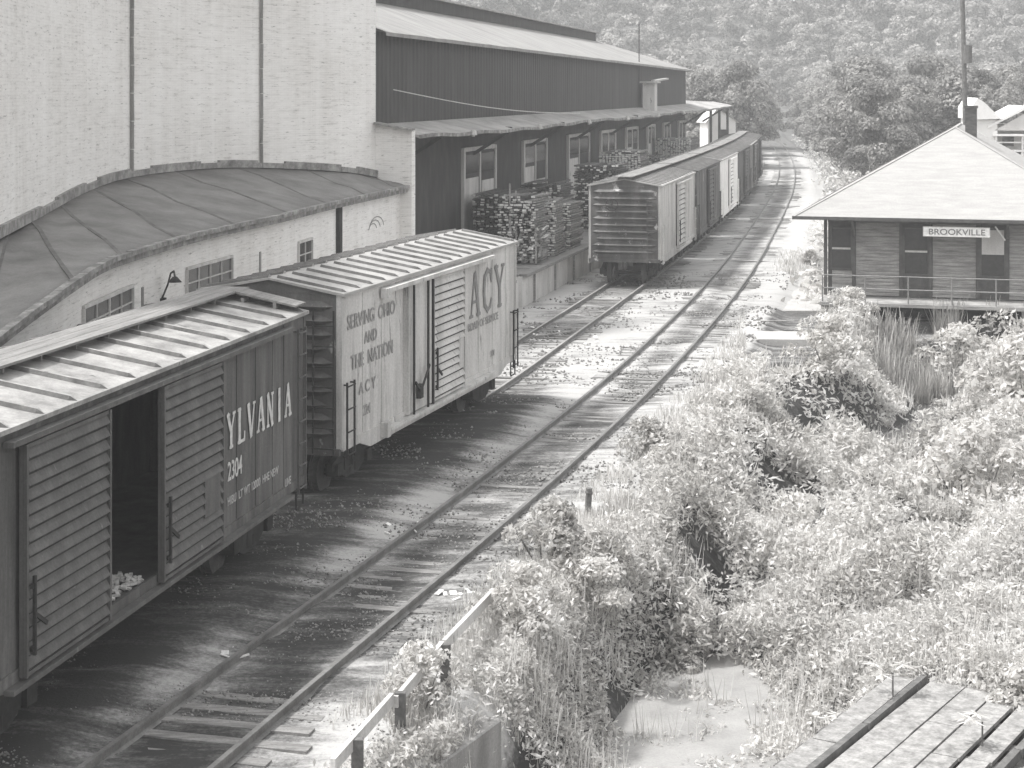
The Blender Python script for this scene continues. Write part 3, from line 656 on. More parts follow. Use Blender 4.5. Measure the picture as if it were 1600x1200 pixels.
for i in range(2, n-1, 3):
    sm = MB()
    for k in range(rows_-1):
        A = Vector(gv[k*n+i]); B = Vector(gv[(k+1)*n+i]); sm.bar(A+Vector((0,0,.004)), B+Vector((0,0,.004)), .09, .016)
    sm.build('roof_seam', M['seam_felt'], ro)
for q in range(0):
    i = random.randint(2, n-3); k = random.randint(0, 2); A = Vector(gv[k*n+i]).lerp(Vector(gv[(k+1)*n+i]), random.random()); sm.bar(A, A+(Vector(gv[k*n+i+1])-Vector(gv[k*n+i]))*.9, random.uniform(.4, .9), .02)
fa = MB()
for a, b_ in zip(eave[:-1], eave[1:]):
    A = Vector((a.x-OFF.x, a.y-OFF.y, 0)); B = Vector((b_.x-OFF.x, b_.y-OFF.y, 0)); j = random.uniform(-.012, .012)
    za, zb = ez(a.y), ez(b_.y); fa.bar(A+Vector((0,0,za-.02+j)), B+Vector((0,0,zb-.02+j)), .16, .10); fa.bar(A+Vector((-.06,0,za-.14)), B+Vector((-.06,0,zb-.14)), .10, .14)
fa.build('gutter', M['coping'], low)
def wall_ray(P, px):                     # where a photo column meets a plan polyline; returns point and tangent
    k = (px-805)/F
    for a, b_ in zip(P[:-1], P[1:]):
        fa_, fb_ = a.x - k*a.y, b_.x - k*b_.y
        if fa_*fb_ <= 0: s = fa_/(fa_-fb_+1e-12); return a + (b_-a)*s, (b_-a).normalized()
    return P[-1], (P[-1]-P[-2]).normalized()
def win(pxa, pxb, z0, z1, nx, nz, name='window', sill=True):
    a, _ = wall_ray(wl_pts, pxa); b_, _ = wall_ray(wl_pts, pxb); a3 = Vector((a.x-OFF.x, a.y-OFF.y, 0)); b3 = Vector((b_.x-OFF.x, b_.y-OFF.y, 0))
    t_ = (b3-a3).normalized(); nn = Vector((t_.y, -t_.x, 0)); L = (b3-a3).length; Z = Vector((0, 0, 1)); o_ = nn*.03
    f_ = MB()
    for z in (z0, z1): f_.bar(a3+o_+Z*z, b3+o_+Z*z, .07, .07)
    for p in (a3, b3): f_.bar(p+o_+Z*(z0+.035), p+o_+Z*(z1-.035), .07, .07)
    fr = f_.build('window', M['trim'], low)
    g = MB(); g.prism([a3+nn*.012+Z*z0, b3+nn*.012+Z*z0, b3+nn*.012+Z*z1, a3+nn*.012+Z*z1], nn*.006); g.build('pane', M['glass'], fr)
    mu = MB()
    for k in range(1, nx): p = a3+(b3-a3)*k/nx; mu.bar(p+nn*.03+Z*(z0+.04), p+nn*.03+Z*(z1-.04), .035, .07 if nx > 3 and k % 2 == 0 else .04)
    for k in range(1, nz): z = z0+(z1-z0)*k/nz; mu.bar(a3+nn*.028+Z*z, b3+nn*.028+Z*z, .022, .03)
    mu.build('mullion', M['trim'], fr)
    if sill: s_ = MB(); s_.bar(a3-t_*.1+nn*.06+Z*(z0-.09), b3+t_*.1+nn*.06+Z*(z0-.09), .16, .08); s_.build('sill', M['slab'], fr)
win(128, 205, 3.0, 4.02, 4, 3); win(290, 361, 2.9, 3.98, 4, 3); win(465, 486, 2.7, 3.85, 2, 3)
win(20, 85, 2.75, 3.7, 4, 3)
def strip(pxa, w_, z0, z1, m, name, t=.08):
    a, tt = wall_ray(wl_pts, pxa); a3 = Vector((a.x-OFF.x, a.y-OFF.y, 0)); t3 = Vector((tt.x, tt.y, 0)); nn = Vector((t3.y, -t3.x, 0)); o = MB()
    o.prism([a3-t3*w_/2+Vector((0,0,z0)), a3+t3*w_/2+Vector((0,0,z0)), a3+t3*w_/2+Vector((0,0,z1)), a3-t3*w_/2+Vector((0,0,z1))], nn*t); return o.build(name, m, low)
strip(527, .32, 0, 4.6, M['under'], 'downpipe', .12)
strip(406, .12, 2.2, 3.9, M['concrete'], 'bricked_opening', .02); strip(222, .14, 2.2, 3.9, M['concrete'], 'bricked_opening', .02); strip(640, .35, 1.2, 4.6, M['concrete'], 'corner_quoin', .03)
strip(632, .2, 2, 4.6, M['chimney'], 'ivy_stain', .02)
# gooseneck lamp
a, tt = wall_ray(wl_pts, 252); a3 = Vector((a.x-OFF.x, a.y-OFF.y, 3.45)); nn = Vector((tt.y, -tt.x, 0)); t3 = Vector((tt.x, tt.y, 0))
l_ = MB(); l_.tube([a3, a3+nn*.15+Vector((0,0,.35)), a3+nn*.25-t3*.1+Vector((0,0,.62)), a3+nn*.4-t3*.35+Vector((0,0,.70)), a3+nn*.5-t3*.6+Vector((0,0,.60))], .022, 6)
l_.box(a3.x-.1, a3.x+.1, a3.y-.1, a3.y+.1, a3.z-.12, a3.z+.05); lo_ = l_.build('wall_lamp', M['under'], low)
l_ = MB(); q = a3+nn*.5-t3*.6+Vector((0,0,.6)); l_.cyl(q, q-Vector((0,0,.12)), .05, 10, .16); l_.build('lamp_shade', M['under'], lo_)
# graffiti swirl on the right-hand panel
gp = MB()
for cx_, rr in ((585, .32), (582, .22), (588, .42)):
    a, tt = wall_ray(wl_pts, cx_); c3 = Vector((a.x-OFF.x, a.y-OFF.y, 3.55)); nn = Vector((tt.y, -tt.x, 0)); t3 = Vector((tt.x, tt.y, 0))
    pts = [c3+nn*.012+t3*rr*2.2*math.cos(R(x))+Vector((0,0,rr*math.sin(R(x)))) for x in range(10, 171, 20)]
    for A, B in zip(pts[:-1], pts[1:]): gp.bar(A, B, .006, .03)
gp.build('painted_scrawl', M['mid_letter'], low)

tall = thing('brick_building', (-10, 56, 0), 0, 'tall windowless white painted brick building rising behind the low curved roof', 'building')
OFF = Vector((-10, 56, 0))
TP = list(tall_base)
poly_wall('wall', [loc(p) for p in TP], [0]*len(TP), [16.0]*len(TP), M['brick'], tall, .5)
e2 = [Vector((-4.93, 63.06)), Vector((-3.62, 62.72))]
w2 = poly_wall('wall', [loc(p) for p in e2], [0, 0], [6.98, 6.76], M['brick'], tall, .4)
ridge = [Vector((-4.95, 63.05)), Vector((-4.95, 63.05)) + Vector((.228, .9736))*.0]
for px, ww in ((407, .16), (204, .14)):
    a, tt = wall_ray(TP, px); a3 = Vector((a.x-OFF.x, a.y-OFF.y, 0)); nn = Vector((tt.y, -tt.x, 0))
    o = MB(); z = tz(a)
    while z < 16: o.bar(a3+nn*.05+Vector((random.uniform(-.01,.01),0,z)), a3+nn*.05+Vector((random.uniform(-.01,.01),0,z+.78)), .09, .09); z += .8
    o.build('downpipe', M['concrete'], tall)
fl = MB()
for i, (a, b_) in enumerate(zip(TP[:-1], TP[1:])):
    t_ = (b_-a).normalized(); nn = Vector((t_.y, -t_.x)); A = a+nn*.05; B = b_+nn*.05
    hh = .24 if i % 3 else .17
    fl.bar((A.x-OFF.x, A.y-OFF.y, tz(a)+hh/2), (B.x-OFF.x, B.y-OFF.y, tz(b_)+hh/2), .10, hh)
fl.build('flashing', M['flash'], tall)
cp_ = MB()
for a, b_ in zip(TP[:-1], TP[1:]):
    cp_.bar((a.x-OFF.x, a.y-OFF.y, 16.05), (b_.x-OFF.x, b_.y-OFF.y, 16.05), .7, .12)
cp_.bar((-4.9-OFF.x, 63.0-OFF.y, 7.03), (-3.58-OFF.x, 62.66-OFF.y, 6.81), .5, .08)
cp_.build('coping', M['coping'], tall)
bk = MB(); bk.box(-22-OFF.x, -5.8-OFF.x, 63.4-OFF.y, 63.8-OFF.y, 0, 16); bk.box(-22-OFF.x, -21.6-OFF.x, 24-OFF.y, 63.4-OFF.y, 0, 16); bk.build('wall', M['concrete'], tall)
rr_ = MB(); rr_.add([(p.x-OFF.x, p.y-OFF.y, 15.8) for p in TP]+[(-21.7-OFF.x, 63.4-OFF.y, 15.8), (-21.7-OFF.x, 24-OFF.y, 15.8)], [tuple(range(len(TP)+2))]); rr_.build('roof', M['felt'], tall)

# ------------------------------------------------------------------ warehouse (local: +x along the building, -y towards the tracks)
WH = math.atan2(.9736, .2284); wh = thing('warehouse', (-5.07, 63.7, 0), WH, 'long dark sheet-sided warehouse with pale roof, loading canopy and row of freight doors', 'warehouse')
LW = 82.0
a = MB(); n = 164                          # ribbed sheet siding
for k in range(n):
    x = LW*k/n; dx_ = LW/n; a.prism([(x, 0, 6.7), (x+dx_*.25, -.035, 6.7), (x+dx_*.5, -.035, 6.7), (x+dx_*.75, 0, 6.7), (x+dx_, 0, 6.7), (x+dx_, .04, 6.7), (x, .04, 6.7)], (0, 0, 3.6-.55*x/LW))
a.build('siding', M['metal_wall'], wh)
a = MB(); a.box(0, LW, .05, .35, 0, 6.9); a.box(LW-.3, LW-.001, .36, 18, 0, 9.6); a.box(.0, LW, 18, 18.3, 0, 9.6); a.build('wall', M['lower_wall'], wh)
zr_ = lambda x: 10.46-.55*x/LW
RX, RY = 66.0, 5.4
a = MB(); nk = 30
for k in range(nk):
    x0 = (RX)*k/nk; x1 = RX*(k+1)/nk; w0_ = .012*math.sin(x0*1.7); w1_ = .012*math.sin(x1*1.7)
    a.add([(x0, -.5, zr_(x0)-.2+w0_), (x1, -.5, zr_(x1)-.2+w1_), (x1, RY, zr_(x1)+2.0), (x0, RY, zr_(x0)+2.0), (x1, 12, zr_(x1)+.2), (x0, 12, zr_(x0)+.2)], [(0,1,2,3),(3,2,4,5)])
    a.add([(x0, -.5, zr_(x0)-.2+w0_), (x1, -.5, zr_(x1)-.2+w1_), (x1, -.5, zr_(x1)-.34), (x0, -.5, zr_(x0)-.34)], [(0,1,2,3)])
e_ = LW+.8
a.add([(RX, -.5, zr_(RX)-.2), (e_, -.5, zr_(e_)-.2), (RX, RY, zr_(RX)+2.0), (e_, 12, zr_(e_)-.2), (RX, 12, zr_(RX)+.2), (RX, -.5, zr_(RX)-.34), (e_, -.5, zr_(e_)-.34), (e_, 12, zr_(e_)-.34)], [(0,1,2),(1,3,2),(3,4,2),(0,5,6,1),(1,6,7,3)])
a.build('roof', M['house_roof'], wh)
a = MB(); a.prism([(-1, RY-.9, 12.15), (RX+1, RY-.9, 11.7), (RX+1, RY-.9, 12.25), (-1, RY-.9, 12.8)], (0, 1.8, 0)); a.build('roof_monitor', M['lower_wall'], wh)
a = MB(); a.bar((-1.2, RY, 12.83), (RX+1.3, RY, 12.28), 2.2, .08); a.build('monitor_roof', M['canopy'], wh)
# canopy
CW = 1.78; CL = 100.0
a = MB(); nn_ = 100
def cz(x, q):
    sag = -.10*math.sin(math.pi*((x % 33)/33))*q + .03*math.sin(x*.9)*q
    return 6.97 - .36*q + sag + .10*sst(60, 100, x)*1.0
for k in range(nn_):
    x0 = -.2+CL*k/nn_; x1 = -.2+CL*(k+1)/nn_
    P = [(x0, -.04, cz(x0, 0)), (x1, -.04, cz(x1, 0)), (x1, -CW, cz(x1, 1)), (x0, -CW, cz(x0, 1))]
    P = [(p[0], p[1], float(p[2])) for p in P]
    a.add(P + [(p[0], p[1], p[2]-.10) for p in P], [(0,1,2,3),(7,6,5,4),(2,3,7,6),(0,3,7,4),(1,2,6,5)])
a.build('canopy', M['canopy'], wh)
a = MB()
for k in range(nn_):
    x0 = -.25+CL*k/nn_; x1 = -.25+CL*(k+1)/nn_
    a.bar((x0, -CW-.05, float(cz(x0, 1))-.05), (x1, -CW-.05, float(cz(x1, 1))-.05), .10, .13)
a.build('gutter', M['coping'], wh)
# beyond the wall end the canopy stands on posts with a deck roof
a = MB(); a.add([(LW-.2, -.02, 7.0), (CL-.3, -.02, 7.05), (CL-.3, 6, 7.3), (LW-.2, 6, 7.3)], [(0,1,2,3)]); a.build('canopy', M['house_roof'], wh)
for x in (LW+5, LW+11, CL-.8):
    a = MB(); a.box(x-.1, x+.1, -1.5, -1.3, 1.2, 6.62); a.build('post', M['lower_wall'], wh)
for k in range(9):                         # braces
    x = 3 + 11.2*k; a = MB(); a.bar((x, -.0, 5.4), (x, -CW+.1, 6.45), .12, .14); a.bar((x, .0, 6.62), (x, -CW+.05, 6.52), .12, .14); a.build('canopy_bracket', M['lower_wall'], wh)
WHinv = Matrix.Translation(wh.location) @ Matrix.Rotation(WH, 4, 'Z'); WHinv.invert()
for k in range(6):                         # small lamps under the canopy edge
    x = 7 + 12*k; a = MB(); a.cyl((x, -CW-.1, 6.62), (x, -CW-.1, 6.42), .09, 8, .17); a.cyl((x, -CW-.1, 6.42), (x, -CW-.1, 6.36), .07, 8); a.build('canopy_lamp', M['slab'], wh)
# freight doors, positions read along the wall
def along(px):                             # distance along the wall for a photo column
    k = (px-805)/F; o = wh.location; d = Vector((math.cos(WH), math.sin(WH)))
    return (k*o.y - o.x) / (d.x - k*d.y)
doors = [(723, 772), (817, 852), (887, 919), (938, 960), (978, 995), (1011, 1022), (1036, 1046), (1060, 1070), (1083, 1091)]
for i, (pa, pb) in enumerate(doors):
    x0, x1 = along(pa), along(pb)
    if x1 > LW - .5: break
    fr_ = MB()
    for x in (x0, x1): fr_.box(x-.11, x+.11, -.10, .048, 1.23, 5.7)
    xm_ = (x0+x1)/2; fr_.box(xm_-.09, xm_+.09, -.08, .048, 1.23, 5.7); fr_.box(x0+.115, x1-.115, -.07, .047, 5.55, 5.72)
    dr = fr_.build('freight_door', M['trim'], wh)
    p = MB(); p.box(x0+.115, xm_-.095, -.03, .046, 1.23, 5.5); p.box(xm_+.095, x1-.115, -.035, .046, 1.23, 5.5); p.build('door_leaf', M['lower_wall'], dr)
    p = MB(); h = (xm_-x0)
    p.box(x0+.3, xm_-.3, -.06, -.032, 1.6, 4.4); p.box(xm_+.35, x1-.3, -.065, -.037, 1.6+.4*(i % 2), 4.2-.5*(i % 3)); p.build('door_panel', M['dock'], dr)
    p = MB(); p.box(x0+.16, xm_-.14, -.05, -.031, 4.6, 5.4); p.box(xm_+.14, x1-.16, -.055, -.036, 4.6, 5.4); p.build('transom', M['glass'], dr)
# roof chimney hut on the canopy and thin mast
xa = along(1000); a = MB(); a.box(xa-.7, xa+.5, -1.1, -.3, 6.7, 8.6); c_ = a.build('chimney', M['dock'], wh)
a = MB(); a.box(xa-.95, xa+.75, -1.3, -.1, 8.605, 8.72); a.bar((xa-.1, -.9, 8.75), (xa+1.6, -1.6, 8.9), .3, .12); a.build('chimney_cap', M['slab'], c_)
a = MB(); a.cyl((xa-1, -.1, 8.6), (xa-1, -.1, 12.6), .035, 6); a.build('mast', M['under'], wh)
a = MB(); p0 = Vector((along(612), -.07, 8.2)); p1 = Vector((along(862), -1.5, 6.95)); pts = [p0.lerp(p1, k/14) - Vector((0, 0, .25*math.sin(math.pi*k/14))) for k in range(15)]; a.tube(pts, .02, 5); a.build('wire', M['trim'], wh)

# ------------------------------------------------------------------ loading dock
dk_pts = [Vector((-2.6, 55.0)), Vector((.27, 67.5)), Vector((2.93, 78.8))]
for y in (92, 105, 120, 136, 150, 168):
    d, nrm_ = nrm(xs, y); dk_pts.append(Vector((float(xs(y)), y)) - Vector((nrm_.x, nrm_.y))*2.15)
dock = thing('loading_dock', (0, 67, 0), 0, 'long concrete loading dock with timber edge between the warehouse and the siding', 'loading dock')
OFF = Vector((0, 67, 0)); dk_pts = dk_pts[1:]
wd = Vector((.2284, .9736)); wn = Vector((-.9736, .2284))
back = []
for p in dk_pts:
    s = (Vector((-5.07, 63.7)) - p).dot(wn); back.append(p + wn*(s-.0))
a = MB(); n = len(dk_pts)
vs = [(p.x, p.y-67, 1.16) for p in dk_pts] + [(p.x, p.y-67, 1.16) for p in back] + [(p.x, p.y-67, -.2) for p in dk_pts] + [(p.x, p.y-67, -.2) for p in back]
fs = [(i, i+1, n+i+1, n+i) for i in range(n-1)] + [(2*n+i, 2*n+i+1, i+1, i) for i in range(n-1)] + [(0, n, 3*n, 2*n), (n-1, 2*n-1, 4*n-1, 3*n-1)]
a.add(vs, fs); a.build('dock_wall', M['dock'], dock)
a = MB()
for i in range(n-1):
    A, B = dk_pts[i], dk_pts[i+1]; L = (B-A).length; m_ = max(1, int(L/3)); t_ = (B-A).normalized(); rn = Vector((t_.y, -t_.x))
    for k in range(m_):
        P = A + t_*(L*k/m_+.03) + rn*.02; Q = A + t_*(L*(k+1)/m_-.03) + rn*.02
        a.bar((P.x, P.y-67, 1.19+random.uniform(-.015,.015)), (Q.x, Q.y-67, 1.19+random.uniform(-.015,.015)), .30, .12)
    for k in range(m_):
        P = A + t_*(L*(k+.5)/m_) + rn*.03; a.box(P.x-.05, P.x+.05, P.y-67-.05, P.y-67+.05, -.1, 1.12)
a.build('edge_timber', M['board'], dock)
pl = MB()
for i in range(n-1):
    for k in range(14):
        s0, s1 = k/14, (k+1)/14-.004
        A = dk_pts[i].lerp(back[i], 0); 
        q = [dk_pts[i].lerp(dk_pts[i+1], s0), dk_pts[i].lerp(dk_pts[i+1], s1), back[i].lerp(back[i+1], s1), back[i].lerp(back[i+1], s0)]
        z = 1.2+random.uniform(-.006, .006); pl.add([(p.x, p.y-67, z) for p in q], [(0,1,2,3)])
pl.build('deck', M['board'], dock)
# old dock block with missing top nearer the camera
a = MB(); ba = Vector((.12, 66.8)); t_ = (dk_pts[0]-Vector((-2.6,55.0))).normalized(); rn = Vector((t_.y, -t_.x))
q = [ba, ba-t_*9, ba-t_*9-rn*3.2, ba-rn*3.2]; a.prism([(p.x, p.y, -.1) for p in q], (0, 0, 1.15)); ob_ = a.build('dock_ramp', M['dock']); tag(ob_, 'lower concrete block at the near end of the loading dock behind the light boxcar', 'concrete block')
a = MB()
for k in range(9):
    c0 = ba-t_*(.6+.9*k)+rn*.05; a.bar((c0.x, c0.y, 1.1), (c0.x-rn.x*3, c0.y-rn.y*3, 1.1), .3, .09)
bb_ = a.build('plank', M['board'], ob_)

# ------------------------------------------------------------------ lumber
def lumber(cx, cy, L, Wd, H, z0, rz, label, messy=.12, mend='lumber_end', dark=False, bw=.18, bh=.10):
    root = thing('lumber_stack', (cx, cy, z0), rz, label, 'lumber stack', 'lumber stacked on the loading dock')
    nx = max(2, int(Wd/bw)); nz = max(2, int(H/bh)); bh = H/nz; bw = Wd/nx; cnt_ = 0; rest = MB(); order = []
    colo = [random.uniform(-messy, messy)*1.3 for _ in range(nx)]
    for j in range(nz):
        for i in range(nx):
            if j >= nz-2 and random.random() < .45: continue
            order.append((i, j))
    def fin(bo_):
        bo_.data.materials.append(M['lumber_end'])
        for pf in bo_.data.polygons:
            if abs(pf.normal.x) > .8 and random.random() < (.4 if dark else .9): pf.material_index = 1
    random.shuffle(order)
    for i, j in order:
        b_ = MB() if cnt_ < 95 else rest; cnt_ += 1
        x0 = -L/2 + colo[i]*(.4+.6*math.sin(j*.7+i)) + random.uniform(-messy, messy); yy = -Wd/2+bw*(i+.5)+random.uniform(-.015, .015)
        tw = random.uniform(-.06, .06)*messy/.2
        b_.bar((x0, yy+tw, bh*(j+.5)+random.uniform(-.012,.012)), (x0+L*random.uniform(.8, 1.1), yy-tw, bh*(j+.5)), bw*random.uniform(.55, .97), bh*random.uniform(.5, .88))
        if b_ is not rest: fin(b_.build('board', M['lumber_dark'] if (dark and random.random() < .85) else random.choice((M['lumber'], M['lumber'], M['lumber_dark'], M['timber'])), root))
    if rest.v: o_ = rest.build('board', M['lumber'] if not dark else M['lumber_dark'], root); fin(o_); o_['kind'] = 'stuff'
    for x in (-L/3, L/3):
        b_ = MB(); b_.box(x-.05, x+.05, -Wd/2-.05, Wd/2+.05, -.0, .012); b_.build('bearer', M['lumber_dark'], root)
    return root
AL = WH
def dock_at(y, off):                      # off = metres in from the dock edge
    x = float(np.interp(y, [p.y for p in dk_pts], [p.x for p in dk_pts])); return x - off*.974, y + off*.22
for (y, off, L, Wd, H, lab, dk_, ms, rot) in [
    (73.0, 1.2, 2.4, 1.5, 2.7, 'ragged lumber stack with pale jutting board ends, nearest on the dock', False, .3, 0),
    (76.2, 1.15, 2.4, 1.5, 2.35, 'ragged lumber stack just behind the nearest one at the dock edge', False, .2, .03),
    (79.6, 1.2, 2.6, 1.6, 2.0, 'third lumber stack along the dock edge, beside the first far boxcar', False, .18, -.03),
    (76.8, 3.0, 4.6, 1.7, 2.6, 'dark lumber stack against the wall by the first freight door', True, .1, .0),
    (83.5, 2.6, 3.6, 1.9, 2.7, 'dark lumber stack behind the ragged stacks near the second door', True, .1, .02),
    (91.0, 1.5, 3.2, 2.3, 3.2, 'weathered dark lumber stack with pale corner in front of the third door', True, .15, 0),
    (90.5, 4.3, 3.0, 1.2, 1.6, 'low lumber stack against the warehouse wall beside the third door', True, .1, 0),
    (103.0, 2.1, 3.2, 2.4, 3.5, 'tall neat lumber stack with bright square end above the first far boxcar', False, .05, 0),
    (118.0, 1.6, 3.4, 2.4, 2.6, 'dark low lumber stack beyond the tall neat one', True, .1, 0),
    (128.0, 1.6, 3.4, 2.6, 3.5, 'pale lumber stack near the far end of the dock', False, .06, 0)]:
    x, yy = dock_at(y, off); lumber(x, yy, L, Wd, H, 1.215, AL+rot, lab, ms, dark=dk_)

x, yy = dock_at(71.6, .9); bp = thing('board_heap', (x, yy, 1.22), AL, 'jumbled heap of short pale boards leaning against the nearest lumber stack', 'lumber heap')
for k in range(70):
    b_ = MB(); a = random.uniform(-.7, .7); zz = abs(random.gauss(0, .75)); x0 = random.uniform(-.2, .5)+zz*.25; y0_ = random.uniform(-.7, .7); tl = random.uniform(-.5, 1.0)
    d_ = Vector((math.cos(a), math.sin(a)*.8, tl)).normalized()*random.uniform(.35, 1.0); b_.bar((x0, y0_, zz+.05), Vector((x0, y0_, zz+.05))+Vector((d_.x, d_.y, abs(d_.z))), random.uniform(.07, .16), .04); b_.build('board', random.choice((M['lumber'], M['timber'], M['lumber_end'], M['lumber_dark'])), bp)
for k, (x0, y0_, h) in enumerate(((-.1, .55, 3.2), (.1, .35, 2.9), (-.05, -.5, 1.6))):
    b_ = MB(); b_.bar((x0, y0_, 0), (x0+.35, y0_+.1, h), .07, .07); b_.build('stake', M['timber'], bp)

# ------------------------------------------------------------------ depot (local: +x to the right along its front, +y away from the camera)
DH = -R(15.5); dep = thing('depot', (10.33, 66.5, 0), DH, 'wooden railway depot with wide pale hipped roof and dark windows beside the main track', 'station building')
DW, DL, OV, ZE, ZP = 11.3, 20.0, 1.15, 3.5, 6.72
a = MB(); A = [(0,0,ZE),(DW,0,ZE),(DW,DL,ZE),(0,DL,ZE),(DW/2,6,ZP),(DW/2,DL-6,ZP)]
a.add(A, [(0,1,4),(1,2,5,4),(2,3,5),(3,0,4,5)]); a.add([(0,0,ZE-.002),(DW,0,ZE-.002),(DW,DL,ZE-.002),(0,DL,ZE-.002)], [(3,2,1,0)])
rfo = a.build('roof', M['depot_roof'], dep)
a = MB()
for p, q in (((0,0,ZE),(DW/2,6,ZP)), ((DW,0,ZE),(DW/2,6,ZP)), ((0,DL,ZE),(DW/2,DL-6,ZP)), ((DW/2,6,ZP),(DW/2,DL-6,ZP))):
    a.bar(Vector(p)+Vector((0,0,.004)), Vector(q)+Vector((0,0,.004)), .12, .014)
a.build('ridge_cap', M['depot_roof'], rfo)
a = MB(); a.box(-.03, DW+.03, -.05, -.002, ZE-.11, ZE+.012); a.box(-.05, -.002, -.05, DL, ZE-.11, ZE+.012); a.box(DW+.002, DW+.05, -.05, DL, ZE-.11, ZE+.012); a.build('fascia', M['clap_dark'], dep)
x0, x1, y0, y1 = OV, DW-OV, OV, DL-OV; ZF = .5
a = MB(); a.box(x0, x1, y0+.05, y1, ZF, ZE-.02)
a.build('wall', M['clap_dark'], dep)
def colx(px, yl=OV):                       # local x on the front wall for a photo column
    k = (px-805)/F; c, s = math.cos(DH), math.sin(DH); o = dep.location
    ox, oy = o.x - s*yl, o.y + c*yl; return (k*oy - ox) / (c - k*s)
# clapboard bays between the windows
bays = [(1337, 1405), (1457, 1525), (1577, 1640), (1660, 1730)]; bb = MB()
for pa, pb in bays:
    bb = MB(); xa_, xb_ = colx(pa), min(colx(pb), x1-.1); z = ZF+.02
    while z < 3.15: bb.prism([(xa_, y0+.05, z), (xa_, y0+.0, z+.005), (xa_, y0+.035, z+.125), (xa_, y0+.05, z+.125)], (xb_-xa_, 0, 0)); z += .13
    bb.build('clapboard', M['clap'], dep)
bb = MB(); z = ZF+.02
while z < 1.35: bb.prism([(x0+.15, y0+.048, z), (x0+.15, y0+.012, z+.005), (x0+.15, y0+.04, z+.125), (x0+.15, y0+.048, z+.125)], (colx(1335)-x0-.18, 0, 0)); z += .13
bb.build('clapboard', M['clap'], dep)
a = MB()
for px in (1290, 1334, 1408, 1454, 1528, 1574): x = colx(px); a.box(x-.06, x+.06, y0-.05, y0+.045, ZF, 3.3)
a.box(x0, x1, y0-.04, y0+.04, 3.24, 3.4); a.build('trim', M['clap_dark'], dep)
for pa, pb, z0_, z1_ in ((1298, 1331, 1.45, 3.05), (1412, 1451, 1.30, 3.1), (1532, 1571, 1.3, 3.1), (1645, 1656, 1.4, 3.1)):
    xa_, xb_ = colx(pa), colx(pb); f_ = MB()
    for x in (xa_, xb_): f_.box(x-.04, x+.04, y0-.02, y0+.047, z0_, z1_)
    f_.box(xa_+.045, xb_-.045, y0-.02, y0+.047, z0_, z0_+.07); f_.box(xa_+.045, xb_-.045, y0-.02, y0+.047, z1_-.07, z1_); fo = f_.build('window', M['clap_dark'], dep)
    g_ = MB(); g_.box(xa_+.045, xb_-.045, y0+.03, y0+.046, z0_+.07, z1_-.07); g_.build('pane', M['glass'], fo)
    g_ = MB(); zm = (z0_+z1_)/2; g_.box(xa_+.05, xb_-.05, y0-.01, y0+.028, zm-.035, zm+.035); g_.build('sash_rail', M['trim'] if pa < 1500 else M['clap_dark'], fo)
xa_, xb_ = colx(1534), colx(1569); a = MB(); a.box(xa_, xb_, y0-.03, y0-.022, 2.15, 3.05); a.build('boarding', M['dock'], dep)
# left wall windows, deck, sills, braces
for yy in (4, 8.5, 13): 
    a = MB(); a.box(x0-.06, x0-.001, yy, yy+1.2, 1.3, 3.0); wo = a.build('window', M['clap'], dep); a = MB(); a.box(x0-.07, x0-.062, yy+.1, yy+1.1, 1.4, 2.9); a.build('pane', M['glass'], wo)
for x in (colx(1335), colx(1455), colx(1575)):
    a = MB(); a.bar((x, y0-.05, 2.75), (x, .12, 3.4), .09, .09); a.build('bracket', M['clap_dark'], dep)
a = MB(); xq = colx(1555, .3); a.bar((xq, .25, 3.25), (xq+.35, .3, 2.75), .05, .05); a.build('loose_brace', M['trim'], dep)
a = MB(); a.box(x0-.1, x1, -1.0, y0+.0, ZF-.14, ZF-.02); a.box(x0-.05, x0+1.6, -.9, y0, -.6, ZF-.145); a.box(x0+7, x1, -.9, y0, -1.6, ZF-.145); a.box(x0, x1, y0+.2, y1, -.6, ZF-.01); a.build('deck', M['clap'], dep)
a = MB(); a.box(x0+1.7, x0+7, y0-.2, y0+.1, -2.2, ZF-.15); a.build('foundation', M['under'], dep)  # dark panel standing in for the shaded void below the deck
ch = MB(); ch.box(DW/2+.35, DW/2+.80, 7.2, 7.8, 5.9, 7.45); ch.box(DW/2+.31, DW/2+.84, 7.16, 7.84, 7.452, 7.55); ch.build('chimney', M['chimney'], dep)
# station sign
sg = thing('station_sign', (0,0,0), DH, 'white board sign reading BROOKVILLE under the depot eave', 'sign')
c, s = math.cos(DH), math.sin(DH); ly = .05; xa_, xb_ = colx(1442, ly), colx(1547, ly); w0 = Vector((dep.location.x + c*xa_ - s*ly, dep.location.y + s*xa_ + c*ly, 2.86)); sg.location = w0
SW = xb_-xa_; a = MB(); a.box(0, SW, 0, .04, 0, .36); bo = a.build('board', M['sign_white'], sg)
a = MB()
for q in ((0, SW, -.012, -.001, 0, .02), (0, SW, -.012, -.001, .34, .36), (0, .02, -.012, -.001, .021, .339), (SW-.02, SW, -.012, -.001, .021, .339)): a.box(*q)
a.build('frame', M['dock'], sg)
tx = plain_text('lettering', 'BROOKVILLE', M['dark_letter'], sg, (0, -.006, .075), .30, 1.0)
wdt = max(v.co.x for v in tx.data.vertices) - min(v.co.x for v in tx.data.vertices); tx.scale = ((SW*.84)/wdt, 1, 1); tx.location.x = SW*.08
a = MB()
for x in (.3, SW-.3): a.bar((x, .02, .36), (x, .02, .50), .02, .02)
a.build('hanger', M['under'], sg)
